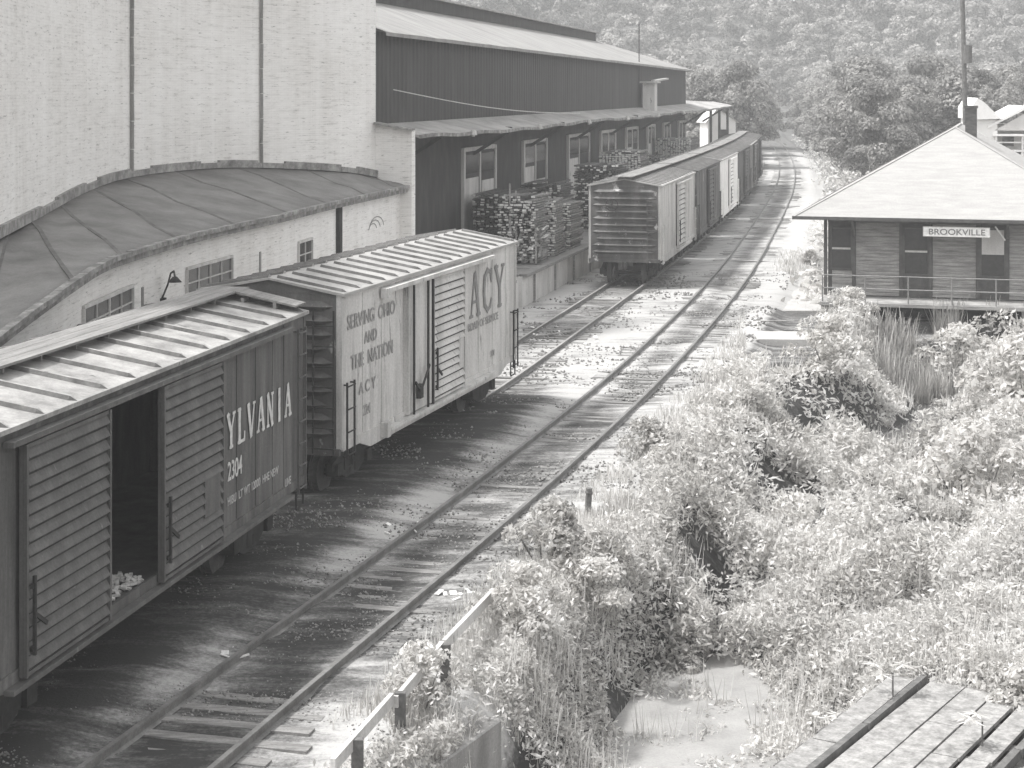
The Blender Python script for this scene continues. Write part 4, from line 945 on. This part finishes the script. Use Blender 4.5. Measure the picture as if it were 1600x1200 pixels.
# pipe railing
rl = thing('pipe_railing', (dep.location.x, dep.location.y, 0), DH, 'thin pale pipe railing along the deck in front of the depot', 'railing')
a = MB(); xe = 8.8
a.cyl((x0, -.85, 1.45), (xe, -.85, 1.45), .022, 7); a.build('top_rail', M['pipe'], rl)
a = MB(); a.cyl((x0, -.85, .98), (xe, -.85, .98), .025, 7); a.build('mid_rail', M['pipe'], rl)
for k in range(6): x = x0+(xe-x0)*k/5; a = MB(); a.cyl((x, -.85, .48), (x, -.85, 1.45), .028, 7); a.build('post', M['pipe'], rl)
# slabs
sl = MB(); p = [G(1215, 478), G(1290, 478), G(1290, 436), G(1240, 436)]; sl.prism([(q.x, q.y, -.35) for q in p], (0, 0, .17)); tag(sl.build('concrete_pad', M['slab']), 'pale concrete walk at the corner of the depot beside the track', 'concrete pad')
p0, p1 = G(1186, 529, .0), G(1274, 529, .0); a = MB(); a.box(-.05, (p1-p0).length, 0, 1.9, -.15, .18)
sl2 = a.build('concrete_slab', M['slab'], bevel=.015); sl2.location = (p0.x, p0.y, -.19); sl2.rotation_euler = (0, 0, R(-3)); tag(sl2, 'white rectangular concrete slab lying on dark cinders in front of the depot', 'slab')

# ------------------------------------------------------------------ white house, pole, shed
hb = thing('white_house', (28.6, 112, 0), R(-8), 'bright white house with porch and pointed gables at the right behind the depot', 'house')
a = MB(); a.box(0, 1.5, 0, 7, -1, 6.3); a.box(1.505, 9, 1.6, 8, -1, 5.9); a.build('wall', M['whitewash'], hb)
a = MB(); a.prism([(-.15, -.3, 7.0), (.25, -.3, 7.65), (.7, -.3, 7.35), (1.7, -.3, 6.35), (-.15, -.3, 6.3)], (0, 7.6, 0)); a.build('roof', M['whitewash'], hb)
a = MB(); a.prism([(.9, -.2, 5.75), (3.2, -.2, 6.95), (5.5, -.2, 5.75), (5.5, -.2, 5.9), (3.2, -.2, 7.15), (.9, -.2, 5.9)], (0, 8, 0)); a.build('gable_roof', M['whitewash'], hb)
a = MB(); a.prism([(1.3, .0, 5.62), (3.2, .0, 6.7), (5.1, .0, 5.62)], (0, .15, 0)); a.build('gable', M['dock'], hb)
a = MB(); a.box(1.2, 6, -.35, 1.55, 5.28, 5.40); a.box(1.3, 6, -.2, 1.55, 4.3, 4.42); a.box(1.3, 6, -.2, -.1, 4.85, 4.92)
for x in (1.4, 3.0, 4.6): a.box(x-.06, x+.06, -.2, -.08, 4.43, 5.27)
for x in (1.4, 2.2, 3.0, 3.8, 4.6): a.box(x-.08, x+.08, -.15, .0, -1, 4.29)
a.build('porch', M['whitewash'], hb)
for x in (2.0, 3.6):
    a = MB(); a.box(x, x+.7, 1.54, 1.59, 4.6, 5.2); a.build('window', M['lumber'], hb)
a = MB(); a.box(1.35, 6, .6, .7, 3.2, 4.28); a.build('porch_underside', M['under'], hb)  # dark sheet standing in for the shade in the opening below the porch
a = MB(); a.cyl((3.2, .2, 7.1), (3.2, .2, 7.5), .1, 8, .02); a.build('finial', M['whitewash'], hb)
p = AT(1513, 60, 100); pole = thing('utility_pole', (p.x, 100, float(gz(p.x, 100))), 0, 'tall dark wooden utility pole rising behind the depot roof', 'utility pole')
a = MB(); a.cyl((0, 0, -.3), (-.35, 0, 14.5), .17, 10, .12); a.build('pole', M['timber_dark'], pole)
a = MB(); a.bar((-1.5, 0, 13.9), (.8, 0, 13.9), .1, .12); a.build('crossarm', M['timber_dark'], pole)
a = MB(); a.cyl((-.1, -.28, 9.9), (-.1, -.28, 10.9), .24, 12); a.build('transformer', M['timber_dark'], pole)
p = AT(1106, 200, 163); sh = thing('white_shed', (p.x, 163, 0), R(8), 'small white gabled shed beyond the far end of the canopy', 'shed')
a = MB(); a.box(0, 2.6, 0, 3, 0, 5.3); a.add([(0,0,5.3),(2.6,0,5.3),(.9,0,6.4),(0,3,5.3),(2.6,3,5.3),(.9,3,6.4)], [(0,1,2),(3,5,4)]); a.build('wall', M['whitewash'], sh)
a = MB(); a.add([(-.3,-.3,5.1),(.9,-.3,6.5),(.9,3.3,6.5),(-.3,3.3,5.1)],[(0,1,2,3)]); a.add([(2.9,-.3,5.1),(.9,-.3,6.5),(.9,3.3,6.5),(2.9,3.3,5.1)],[(0,1,2,3)]); a.build('roof', M['dock'], sh)
a = MB(); a.box(1.0, 1.9, -.05, -.002, 3.3, 4.5); a.build('window', M['under'], sh)

# ------------------------------------------------------------------ guard fence, posts, abutment, timber deck
gf = thing('guard_fence', (-1.0, 24.9, 0), 0, 'leaning wooden guard fence with pale rail and dark post beside the track', 'fence')
def L3(p): return Vector(p) - Vector((-1.0, 24.9, 0))
rp = [G(520, 1196, .45), G(612, 1092, .45), G(691, 1010, .55), G(768, 930, .42)]
for A, B in ((rp[0], rp[1]), (rp[1]+Vector((.05,0,-.04)), rp[2]), (rp[2]+Vector((.02,.05,.0)), rp[3])):
    a = MB(); a.bar(L3(A), L3(B), .06, .15); a.build('rail', M['dock'], gf)
for q, h in ((rp[2], .75), (G(620, 1085, .45), .5), (G(553, 1158, .45), .6)):
    a = MB(); l = L3(q); a.box(l.x-.02, l.x+.12, l.y-.14, l.y-.04, l.z-h-.3, l.z+.06); a.build('post', M['timber_dark'], gf)
q = G(918, 812, -.1); a = MB(); a.box(-.05, .05, -.05, .05, -.2, .62); a.box(-.06, .06, -.06, .06, .5, .56); po = a.build('marker_post', M['timber_dark'], None, bevel=.01); po.location = q; po.rotation_euler = (R(3), R(2), .3)
tag(po, 'short dark lone post standing in weeds right of the main track', 'post')
a = MB(); A = Vector((-2.1, 20.2)); B = Vector((-.18, 24.3)); d = (B-A).normalized(); ln = Vector((-d.y, d.x))
a.prism([(A.x, A.y, -3), (B.x, B.y, -3), ((B+ln*.9).x, (B+ln*.9).y, -3), ((A+ln*.9).x, (A+ln*.9).y, -3)], (0, 0, 2.7)); ab = a.build('abutment', M['concrete'], bevel=.02)
tag(ab, 'stained concrete abutment wall at the bottom edge beside the creek', 'retaining wall')
td = thing('timber_trestle', (3.5, 21.7, 0), 0, 'bleached timber trestle deck with dark guard timber among weeds in the bottom right corner', 'trestle')
hd = Vector((2.63, 4.15)).normalized(); hr = Vector((hd.y, -hd.x)); o2 = Vector((3.57, 21.75))
def TD(u, v, z): q = o2 + hd*u + hr*v - Vector((3.5, 21.7)); return Vector((q.x, q.y, z))
for v, w_, h, m_ in ((-.27, .34, .07, 'timber'), (.0, .09, .12, 'timber_dark'), (.34, .48, .06, 'timber'), (.80, .40, .055, 'timber'), (1.2, .34, .05, 'timber'), (1.6, .3, .05, 'timber'), (1.95, .10, .12, 'timber_dark'), (2.3, .34, .06, 'timber')):
    e = 5.4 + random.uniform(-.5, .5); u = -4
    while u < e:                            # butted lengths, each a little out of line
        u2 = min(e, u + random.uniform(2.2, 3.4)); a = MB(); jj = random.uniform(-.015, .015); a.bar(TD(u+.012, v+jj, -.12+h/2), TD(u2-.012, v-jj, -.12+h/2+random.uniform(-.006, .006)), w_, h); a.build('plank', M[m_], td); u = u2
for k in range(14):
    a = MB(); u = -3.8+.68*k; a.bar(TD(u, -.55, -.23), TD(u, 2.6, -.23), .22, .2); a.build('sleeper', M['timber_dark'], td)
for u in (-2, 3): a = MB(); a.bar(TD(u, .9, -.27), TD(u, .9, -2.4), 2.6, .35, (1,0,0)); a.build('bent', M['timber_dark'], td)

# ------------------------------------------------------------------ creek
m, t, b = newmat('creek_water'); b.inputs['Base Color'].default_value = g3(.10); b.inputs['Roughness'].default_value = .12
tc = t.nodes.new('ShaderNodeTexCoord').outputs['Object']; nn1 = noise_node(t, 3, tc, 4, .5); bump(t, b, nn1.outputs['Fac'], .15, .02); M['water'] = m
m2 = surf('pale_mud', .20, .27, .33, (1,1,1), 1.2, .5, .2); M['mud'] = m2
a = MB(); P = [(3.9,18),(3.7,22),(3.2,26),(2.9,29),(3.6,32),(6.2,38),(9.2,46),(11.2,50),(12.5,56),(13.9,62),(14.9,68)]; Wd = [1.9,2.0,2.2,2.1,.3,.1,.1,1.3,1.6,1.6,1.6]
for mname, zz, lo_, hi_, mm in (('creek', -1.86, 6, 11, 'water'), ('mud_flat', -1.84, 0, 5, 'mud')):
    a = MB(); vs = []
    PP = smooth_pts(P[lo_:hi_], 5); WW = np.interp(np.linspace(0, hi_-lo_-1, len(PP)), range(hi_-lo_), Wd[lo_:hi_])
    for q, w_ in zip(PP, WW): vs += [(q.x-w_*random.uniform(.85,1.1), q.y, zz), (q.x+w_*random.uniform(1.0,1.1), q.y, zz)]
    a.add(vs, [(2*i, 2*i+1, 2*i+3, 2*i+2) for i in range(len(PP)-1)]); o = a.build(mname, M[mm]); o['kind'] = 'structure'
CR = lambda y: np.interp(y, [p[1] for p in P], [p[0] for p in P]); CRW = lambda y: np.interp(y, [p[1] for p in P], Wd)

# ------------------------------------------------------------------ weeds
def slabz2(X, Y):
    return (X > 7.2) & (X < 10.9) & (Y > 50) & (Y < 60)
def mound(X, Y):
    dx = X - xm(Y); h = .22 + .9*np.clip(vn(X, Y, .6, 11)-.35, 0, 1)*sst(.35, .6, vn(X, Y, 2.1, 60)) + 1.0*np.clip(vn(X, Y, 2.6, 7)-.30, 0, 1)*1.6 + .5*(vn(X, Y, 1.0, 8)-.35) + 1.1*np.clip(vn(X, Y, 5.5, 9)-.45, 0, 1)
    h = h * (1 - .9*sst(54,57,Y)*(1-sst(4.2,5.4,dx))*(Y<72)); h = h * sst(2.0, 4.4, dx + .8*(vn(X, Y, 1.3, 10)-.5)) + .05
    wet = sst(.5, 1.0, CRW(Y)); cr = np.abs(X - CR(Y)) / (CRW(Y)+.3); h = h * (1 - wet*.85*(1 - sst(.55, 1.35, cr + .5*(vn(X, Y, 1.2, 12)-.5))))
    h = h * np.where(slabz2(X, Y), .15, 1) + .9*sst(7.5, 11, dx)*vn(X, Y, 3.2, 71)*(Y > 30)
    return np.clip(h, .03, 2.6)
def inb(px_, py_): return (px_ > -40) & (px_ < 1660) & (py_ < 1290)
PITS = [(p.x, p.y, r_) for p, r_ in ((G(1262, 655, -.9), .8), (G(1235, 750, -1.1), 1.2), (G(1440, 935, -.8), .5), (G(1465, 790, -.9), .9), (G(1180, 655, -.8), .6), (G(1100, 905, -1.3), .6), (G(905, 905, -.8), .45), (G(1130, 800, -1.0), .6), (G(1340, 740, -1.2), .6), (G(985, 1065, -1.3), .45), (G(1560, 700, -.6), .7))]
def pit(X, Y):
    d = np.zeros_like(np.asarray(X, float))
    for a, b_, r_ in PITS:
        q = np.hypot(X-a, (Y-b_)*.6) / (r_*(.75 + .6*vn(X, Y, .5, 70))); d = np.maximum(d, 1 - sst(.6, 1.1, q))
    return d
def weed_field(n, xr, yr, size, name, m, dens=None, up=.5, asp=.42):
    Y = 1/RNG.uniform(1/yr[1], 1/yr[0], n) if yr[0] > 5 else RNG.uniform(*yr, n)
    dx = RNG.uniform(xr[0], xr[1], n); X = xm(Y) + dx
    keep = np.ones(n, bool)
    px = 805 + F*X/Y; keep &= (px > -60) & (px < 1980)
    if dens is not None: keep &= RNG.random(n) < dens(X, Y, dx)
    X, Y = X[keep], Y[keep]; n = len(X); g = gz(X, Y); h = mound(X, Y)
    lp = X - dep_keep(Y)
    z = g + h * (1 - .75*RNG.random(n)**2.2) + RNG.normal(size=n)*.05
    N = unit(RNG.normal(size=(n, 3))*.75 + np.array([.15, -.1, up]))
    s = size * RNG.uniform(.6, 1.45, n) * np.clip(Y/34, .75, 2.5)
    return leaves(name, leaf_arrays(np.stack([X, Y, z], -1), N, s, asp), m)
def dep_keep(Y): return 0*Y
def in_depot(X, Y):
    c, s = math.cos(DH), math.sin(DH); lx = (X-10.33)*c + (Y-66.5)*s; ly = -(X-10.33)*s + (Y-66.5)*c
    return (lx > .6) & (lx < DW) & (ly > -1.2) & (ly < DL)
def on_trestle(X, Y):
    u = (X-o2.x)*hd.x + (Y-o2.y)*hd.y; v = (X-o2.x)*hr.x + (Y-o2.y)*hr.y; return (u < 3.3+1.2*(vn(X, Y, .5, 31)-.5)) & (v > -.3) & (v < 1.15+.9*(vn(X, Y, .5, 32)-.5))
def on_water(X, Y): return (np.abs(X - CR(Y)) < CRW(Y)*(.75+1.3*(vn(X, Y, .8, 14)-.5))) & (gz(X, Y) < -1.7)
def slabz(X, Y):
    px = 805 + F*X/Y; py = HZ + F*CH/Y; return ((px > 1165) & (px < 1290) & (py > 428) & (py < 572))
def dn(X, Y, dx):
    d = sst(1.9, 3.6, dx + 1.3*(vn(X, Y, 1.6, 15)-.5))
    d = d * (~in_depot(X, Y)) * (~on_trestle(X, Y)) * (~slabz(X, Y)) * np.where(on_water(X, Y), np.where(Y < 34, .6*sst(.42, .56, vn(X, Y, .5, 51)), .05), 1)
    d = d * (1 - pit(X, Y)); return d * (.25 + .75*sst(.28, .42, vn(X, Y, 1.1, 16)))
o = weed_field(1050000, (1.6, 26), (18, 75), .058, 'weeds', M['weed'], dn); tag(o, 'pale leafy weeds covering the bank and creek bed right of the main track', 'weeds', kind='stuff')
o = weed_field(60000, (2.0, 40), (70, 300), .09, 'roadside_weeds', M['weed2'], lambda X, Y, dx: sst(2.3, 4.5, dx+1.5*(vn(X,Y,3,17)-.5))*(~in_depot(X,Y))); tag(o, 'pale scrubby weeds beside the main track beyond the depot', 'weeds', kind='stuff')
o = weed_field(150000, (1.8, 22), (18, 60), .095, 'broadleaf_weeds', M['weed2'], dn, .8, .22); tag(o, 'longer narrow-leaved weeds mixed through the creek bank', 'weeds', kind='stuff')
# grass tufts along track edge and between tracks
def grass(n, fxy, name, m, hgt, wid, lab, cat='grass'):
    X, Y = fxy(n); n = len(X); g = gz(X, Y); H_ = hgt*RNG.uniform(.5, 1.3, n); a = RNG.uniform(0, 2*math.pi, n); lean = RNG.uniform(0, .5, n)*H_
    P = np.stack([X, Y, g-.02], -1); tip = P + np.stack([np.cos(a)*lean, np.sin(a)*lean, H_], -1)
    b_ = np.stack([-np.sin(a), np.cos(a), 0*a], -1)*(wid*np.clip(Y/35, .8, 2))[:, None]
    v = np.stack([P-b_, P+b_, tip+b_*.15, tip-b_*.15], 1).reshape(-1, 3).astype(np.float32)
    o = leaves(name, v, m); return tag(o, lab, cat, kind='stuff')
def edge_xy(n):
    Y = 1/RNG.uniform(1/90, 1/19, n); dx = RNG.normal(2.6, .6, n); X = xm(Y)+dx; k = (vn(X, Y, .8, 20) > .42) & (dx > 1.5) & ~slabz(X, Y) & ~in_depot(X, Y); return X[k], Y[k]
grass(40000, edge_xy, 'verge_grass', M['grass'], .22, .012, 'thin dry grass along the verge of the main track')
def stalk_xy(n):
    Y = 1/RNG.uniform(1/68, 1/19, n); dx = RNG.uniform(3.0, 20, n); X = xm(Y)+dx; k = (RNG.random(n) < dn(X, Y, dx)) & (~on_water(X, Y) | (Y < 30)) & (vn(X, Y, .9, 40) > .5); return X[k], Y[k]
_g0 = gz; gz = lambda X, Y: _g0(X, Y) + .7*mound(np.asarray(X, float), np.asarray(Y, float))
grass(60000, stalk_xy, 'weed_stalks', M['grass'], .55, .011, 'upright thin stalks and grass heads poking out of the weeds', 'weeds'); gz = _g0
def reed_xy(n):
    Y = RNG.uniform(57, 64.5, n); X = CR(Y) + RNG.normal(.9, 1.3, n); k = vn(X, Y, .8, 22) > .5; return X[k], Y[k]
grass(7000, reed_xy, 'reeds', M['reed'], 1.05, .022, 'tall reeds standing in the creek below the depot deck', 'reeds')
# shrubs: separate bushes
def shrub_proto(name, R_, H_, n, leaf, m, label, loc_, lobes=18, twig=True):
    root = thing(name, loc_, 0, label, 'shrub'); P, d = crown_pts(n, R_, H_, .12*H_, lobes, .85)
    N = unit(d*.6 + RNG.normal(size=d.shape)*.6 + np.array([0, 0, .3])); leaves('foliage', leaf_arrays(P, N, leaf*RNG.uniform(.6, 1.35, n), .42), m, root)
    s_ = MB()
    for k in range(7): a = k*.9; s_.cyl((0, 0, -.3), (math.cos(a)*R_*.6, math.sin(a)*R_*.6, H_*RNG.uniform(.5, .9)), .022, 5, .006)
    s_.build('stem', M['bark'], root); return root
SH = []
sh_places = [ # photo column, row of the bush foot, ground-ish height, radius scale, label
 (1300, 655, -1.6, 1.45, 'rounded pale bush on the bank left of the dark creek pool'),
 (1330, 575, -1.6, 1.2, 'pale bush at the foot of the depot deck, left of the reeds'),
 (1180, 700, -1.2, 1.0, 'bush in the middle of the weedy bank, between track and creek'),
 (1110, 860, -1.6, 1.1, 'dark-gapped bush low on the bank below the lone post'),
 (1572, 500, -.6, 2.5, 'big pale bush covering the right end of the depot front'),
 (1500, 560, -1.0, 1.6, 'pale bush right of the reeds by the depot railing'),
 (1600, 620, -1.2, 2.1, 'pale bush at the right picture edge level with the reeds'),
 (1520, 760, -1.2, 1.8, 'broad bush right of the creek pool'),
 (1570, 840, -1.0, 1.3, 'pale bush at the right edge above the trestle'),
 (1290, 900, -1.5, 1.0, 'low bush in the centre of the creek bed weeds'),
 (850, 960, -.9, .95, 'leafy bush beside the upper end of the guard fence'),
 (930, 1040, -1.4, .9, 'leafy bush right of the guard fence post above the mud'),
 (820, 1130, -1.5, .9, 'bush beside the end of the concrete abutment'),
 (1080, 1010, -1.6, .8, 'low bush on the upper shore of the pale mud flat'),
 (1530, 1010, -.6, 1.0, 'narrow-leaved bush overhanging the far end of the trestle'),
 (1590, 1120, -.4, .9, 'bush at the right picture edge beside the trestle planks'),
 (660, 1160, -.5, .7, 'small bush between the guard fence and the abutment'),
 (1270, 410, -.1, .7, 'small dark bush beside the depot corner at the concrete walk'),
 (1010, 760, -.6, .85, 'feathery bush at the track verge above the lone post'),
 (1185, 668, -.9, .8, 'small pale bush below the white slab'),
]
protoA = shrub_proto('shrub', 1.0, 1.25, 2600, .07, M['weed2'], sh_places[0][4], (0, 0, 0))
protoB = shrub_proto('shrub', 1.05, 1.05, 2300, .075, M['weed3'], sh_places[2][4], (0, 0, 0), 15)
used = set()
for i, (px, py, z, sc, lab) in enumerate(sh_places):
    p = G(px, py, z); p.z = float(gz(p.x, p.y)); kind_b = i in (2, 3, 9, 10, 13, 17, 18)
    src = protoB if kind_b else protoA
    if kind_b not in used:
        used.add(kind_b); o = src; o.location = p; o.scale = (sc*.9,)*3; o['label'] = lab; o['group'] = 'bushes on the creek bank'
    else: o = copy_thing(src, p, random.uniform(0, 6.28), sc*.9*random.uniform(.9, 1.05), lab, 'bushes on the creek bank')
# star-leaved sumac seedlings at the trestle
for i, (px, py, z, lab) in enumerate([(1395, 1045, .35, 'bright star-leaved plant hanging over the dark guard timber'), (1535, 1120, .3, 'bright star-leaved plant beside the lower trestle planks'), (1310, 1120, -.3, 'star-leaved plant at the left edge of the trestle')]):
    p = G(px, py, z); pl_ = thing('seedling', (p.x, p.y, p.z-.35), 0, lab, 'plant', 'star-leaved plants'); a = []
    c0 = []; N_ = []; T_ = []
    for st_ in range(4):
        cc = np.array([random.uniform(-.22, .22), random.uniform(-.2, .2), .3+random.uniform(0, .15)])
        for k in range(8):
            an_ = 2*math.pi*k/8+random.uniform(-.2, .2); d_ = np.array([math.cos(an_), math.sin(an_), random.uniform(-.35, .1)]); d_ /= np.linalg.norm(d_)
            c0.append(cc+d_*.10); T_.append(d_); N_.append(np.cross(d_, [-math.sin(an_), math.cos(an_), 0]))
    leaves('leaves', leaf_arrays(np.array(c0), unit(np.array(N_)), np.full(len(c0), .10), .22, np.array(T_)), M['weed2'], pl_)
    s_ = MB(); s_.cyl((0, 0, -.6), (0, 0, .3), .012, 5); s_.build('stem', M['bark'], pl_)

# loose stones, litter
def stones(n):
    Y = 1/RNG.uniform(1/80, 1/19, n); dx = RNG.uniform(-9, 2.6, n); X = xm(Y)+dx; z = gz(X, Y)+.02 + .17*(1 - sst(1.4, 3.0, np.abs(X - xs(Y) - .5)))*(1 - sst(45, 49, Y))
    keep = (vn(X, Y, 1.2, 30) > .42); X, Y, z = X[keep], Y[keep], z[keep]; n = len(X); s = .012*RNG.uniform(.5, 2.2, n)**1.3*np.clip(Y/30, .8, 2)
    base = np.array([[1,0,0],[-1,0,0],[0,1,0],[0,-1,0],[0,0,1],[0,0,-1]], float); fc = np.array([[0,2,4],[2,1,4],[1,3,4],[3,0,4],[2,0,5],[1,2,5],[3,1,5],[0,3,5]])
    V = base[None]*(s[:, None, None]*RNG.uniform(.5, 1.4, (n, 6, 1))) + np.stack([X, Y, z], -1)[:, None]
    Fc = fc[None] + (np.arange(n)*6)[:, None, None]; me = bpy.data.meshes.new('gravel'); raw(me, V.reshape(-1, 3).astype(np.float32), Fc.reshape(-1, 3), False); me.materials.append(M['stone'])
    o = bpy.data.objects.new('gravel', me); COL.objects.link(o); tag(o, 'loose pale stones scattered between and beside the tracks', 'gravel', kind='stuff')
stones(42000)
lit = MB()
for px, py, n_ in ((185, 1018, 7), (320, 955, 5), (635, 745, 9), (575, 690, 3), (730, 665, 4), (850, 520, 9), (900, 540, 6), (960, 440, 4), (700, 935, 8), (385, 1035, 4), (640, 830, 5), (420, 830, 4), (560, 770, 4)):
    for k in range(n_):
        p = G(px+random.gauss(0, 18), py+random.gauss(0, 7)); a = random.uniform(0, 3.14); l = random.uniform(.04, .16)
        lit.bar((p.x, p.y, .05+random.uniform(0, .03)), (p.x+math.cos(a)*l, p.y+math.sin(a)*l, .06+random.uniform(0, .05)), random.uniform(.03, .12), .012)
tag(lit.build('litter', M['paper']), 'scattered white paper and wood scraps on the cinders', 'litter', kind='stuff')
for px, py, l, an_, lab in ((190, 1022, .9, .1, 'splintered board lying on dark cinders nearest the bottom left'), (645, 742, .8, .2, 'thin board lying beside the light boxcar shadow'), (865, 525, 1.6, .7, 'curved plank lying across the siding rails'), (1215, 505, 1.2, 0, 'short plank behind the white slab')):
    p = G(px, py); a = MB(); a.bar((-l/2, 0, .03), (l/2, 0, .05), .14, .035); o = a.build('loose_board', M['timber']); o.location = (p.x, p.y, .04); o.rotation_euler = (0, 0, an_); tag(o, lab, 'board')

# ------------------------------------------------------------------ trees
def tree_proto(name, R_, H_, n, leaf, m, label, cat='tree', lobes=30):
    root = thing(name, (0, 0, 0), 0, label, cat); v = tri_tree(R_, H_, n, leaf, lobes); leaves('crown', v, m, root)
    s_ = MB(); s_.cyl((0, 0, -1.5), (.1, 0, H_*.55), .045*R_+.06, 8, .03*R_)
    for k in range(6):
        a = k*1.1; z = H_*(.25+.06*k); s_.cyl((.05, 0, z), (math.cos(a)*R_*.6, math.sin(a)*R_*.6, z+H_*.22), .05*R_*.4, 6, .02)
    s_.build('trunk', M['bark'], root); return root
protos = [tree_proto('tree', 4.2, 10.5, 11000, .18, M['tree_m'], 'x'), tree_proto('tree', 3.6, 9.0, 9500, .17, M['tree_l'], 'x'), tree_proto('tree', 4.4, 12.0, 12000, .18, M['tree_d'], 'x', lobes=36)]
ZL = {
 'w': 'dark leafy tree on the slope behind the depot, where nothing tells it from its neighbours',
 'e': 'leafy tree on the wooded slope beyond the end of the warehouse',
 'b': 'pale bushy young tree on the right of the main track before the slope',
}
used_p = set(); cnt = 0
def put_tree(X, Y, k, sc, zone):
    global cnt
    p = (X, Y, float(gz(X, Y))-.2); lab = ZL[zone]; grp = {'w': 'trees on the slope behind the depot', 'e': 'trees beyond the warehouse end', 'b': 'young trees right of the track'}[zone]
    src = protos[k]; s3 = (sc*random.uniform(.85, 1.15), sc*random.uniform(.85, 1.15), sc*random.uniform(.85, 1.1))
    if k not in used_p: used_p.add(k); o = src; o.location = p; o.scale = s3; o['label'] = lab; o['group'] = grp
    else: o = copy_thing(src, p, random.uniform(0, 6.28), s3, lab, grp)
    cnt += 1
for row, (Y, n_, px0, px1) in enumerate([(150, 9, 1330, 1620), (172, 12, 1300, 1640), (195, 13, 1290, 1640), (222, 14, 1270, 1650), (250, 15, 1255, 1650)]):
    for i in range(n_):
        px = px0 + (px1-px0)*(i+random.uniform(.1, .9))/n_; y = Y+random.uniform(-9, 9); x = (px-805)/F*y
        put_tree(x, y, random.choices((0, 1, 2), (3, 1.5, 4))[0], random.uniform(.75, 1.1), 'w')
for (Y, n_, px0, px1) in [(185, 7, 1075, 1165), (215, 9, 1040, 1185), (250, 11, 1000, 1190)]:
    for i in range(n_):
        px = px0 + (px1-px0)*(i+random.uniform(.1, .9))/n_; y = Y+random.uniform(-9, 9); x = (px-805)/F*y
        put_tree(x, y, random.choices((0, 1, 2), (3, 2, 2))[0], random.uniform(.7, 1.0), 'e')
for i in range(26):
    y = random.uniform(105, 215); x = float(xm(y)) + random.uniform(8, 17) + (y-105)*.03; put_tree(x, y, 1, random.uniform(.22, .42), 'b')
# far wood: one mass
Vs = []
base = [tri_tree(4.4, 10, 2500, .31, 26) for _ in range(4)]
for Y in np.arange(285, 560, 11):
    half = Y*.31; x = -half*.55
    while x < half*1.05:
        X = x + RNG.uniform(-2.5, 2.5); yy = Y + RNG.uniform(-6, 6)
        b_ = base[RNG.integers(0, 4)]; a = RNG.uniform(0, 6.28); ca, sa = math.cos(a), math.sin(a); sc = RNG.uniform(.8, 1.35)
        if abs(X - float(xm(yy))) > 7 or yy > 330:
            v = b_*sc; v = np.stack([v[:, 0]*ca - v[:, 1]*sa + X, v[:, 0]*sa + v[:, 1]*ca + yy, v[:, 2] + float(gz(X, yy)) - .5], -1); Vs.append(v)
        x += RNG.uniform(4.6, 6.6)
o = leaves('hillside_wood', np.concatenate(Vs).astype(np.float32), M['tree_l']); tag(o, 'hazy mass of pale treetops covering the far hillside', 'wood', kind='stuff')
hz = MB(); hz.box(-620, 620, -15, 1390, -3.6, 92); hm = bpy.data.materials.new('haze'); hm.use_nodes = True
t = hm.node_tree; t.nodes.remove(t.nodes['Principled BSDF']); pv = t.nodes.new('ShaderNodeVolumePrincipled')
pv.inputs['Color'].default_value = (.95, .95, .95, 1); pv.inputs['Density'].default_value = HAZE; t.links.new(pv.outputs[0], t.nodes['Material Output'].inputs['Volume'])
ho = hz.build('haze', hm); ho['kind'] = 'stuff'; tag(ho, 'pale summer haze filling the valley air', 'haze')  # air volume added to lift the blacks and pale the far hill
print('trees', cnt, 'far', len(Vs))
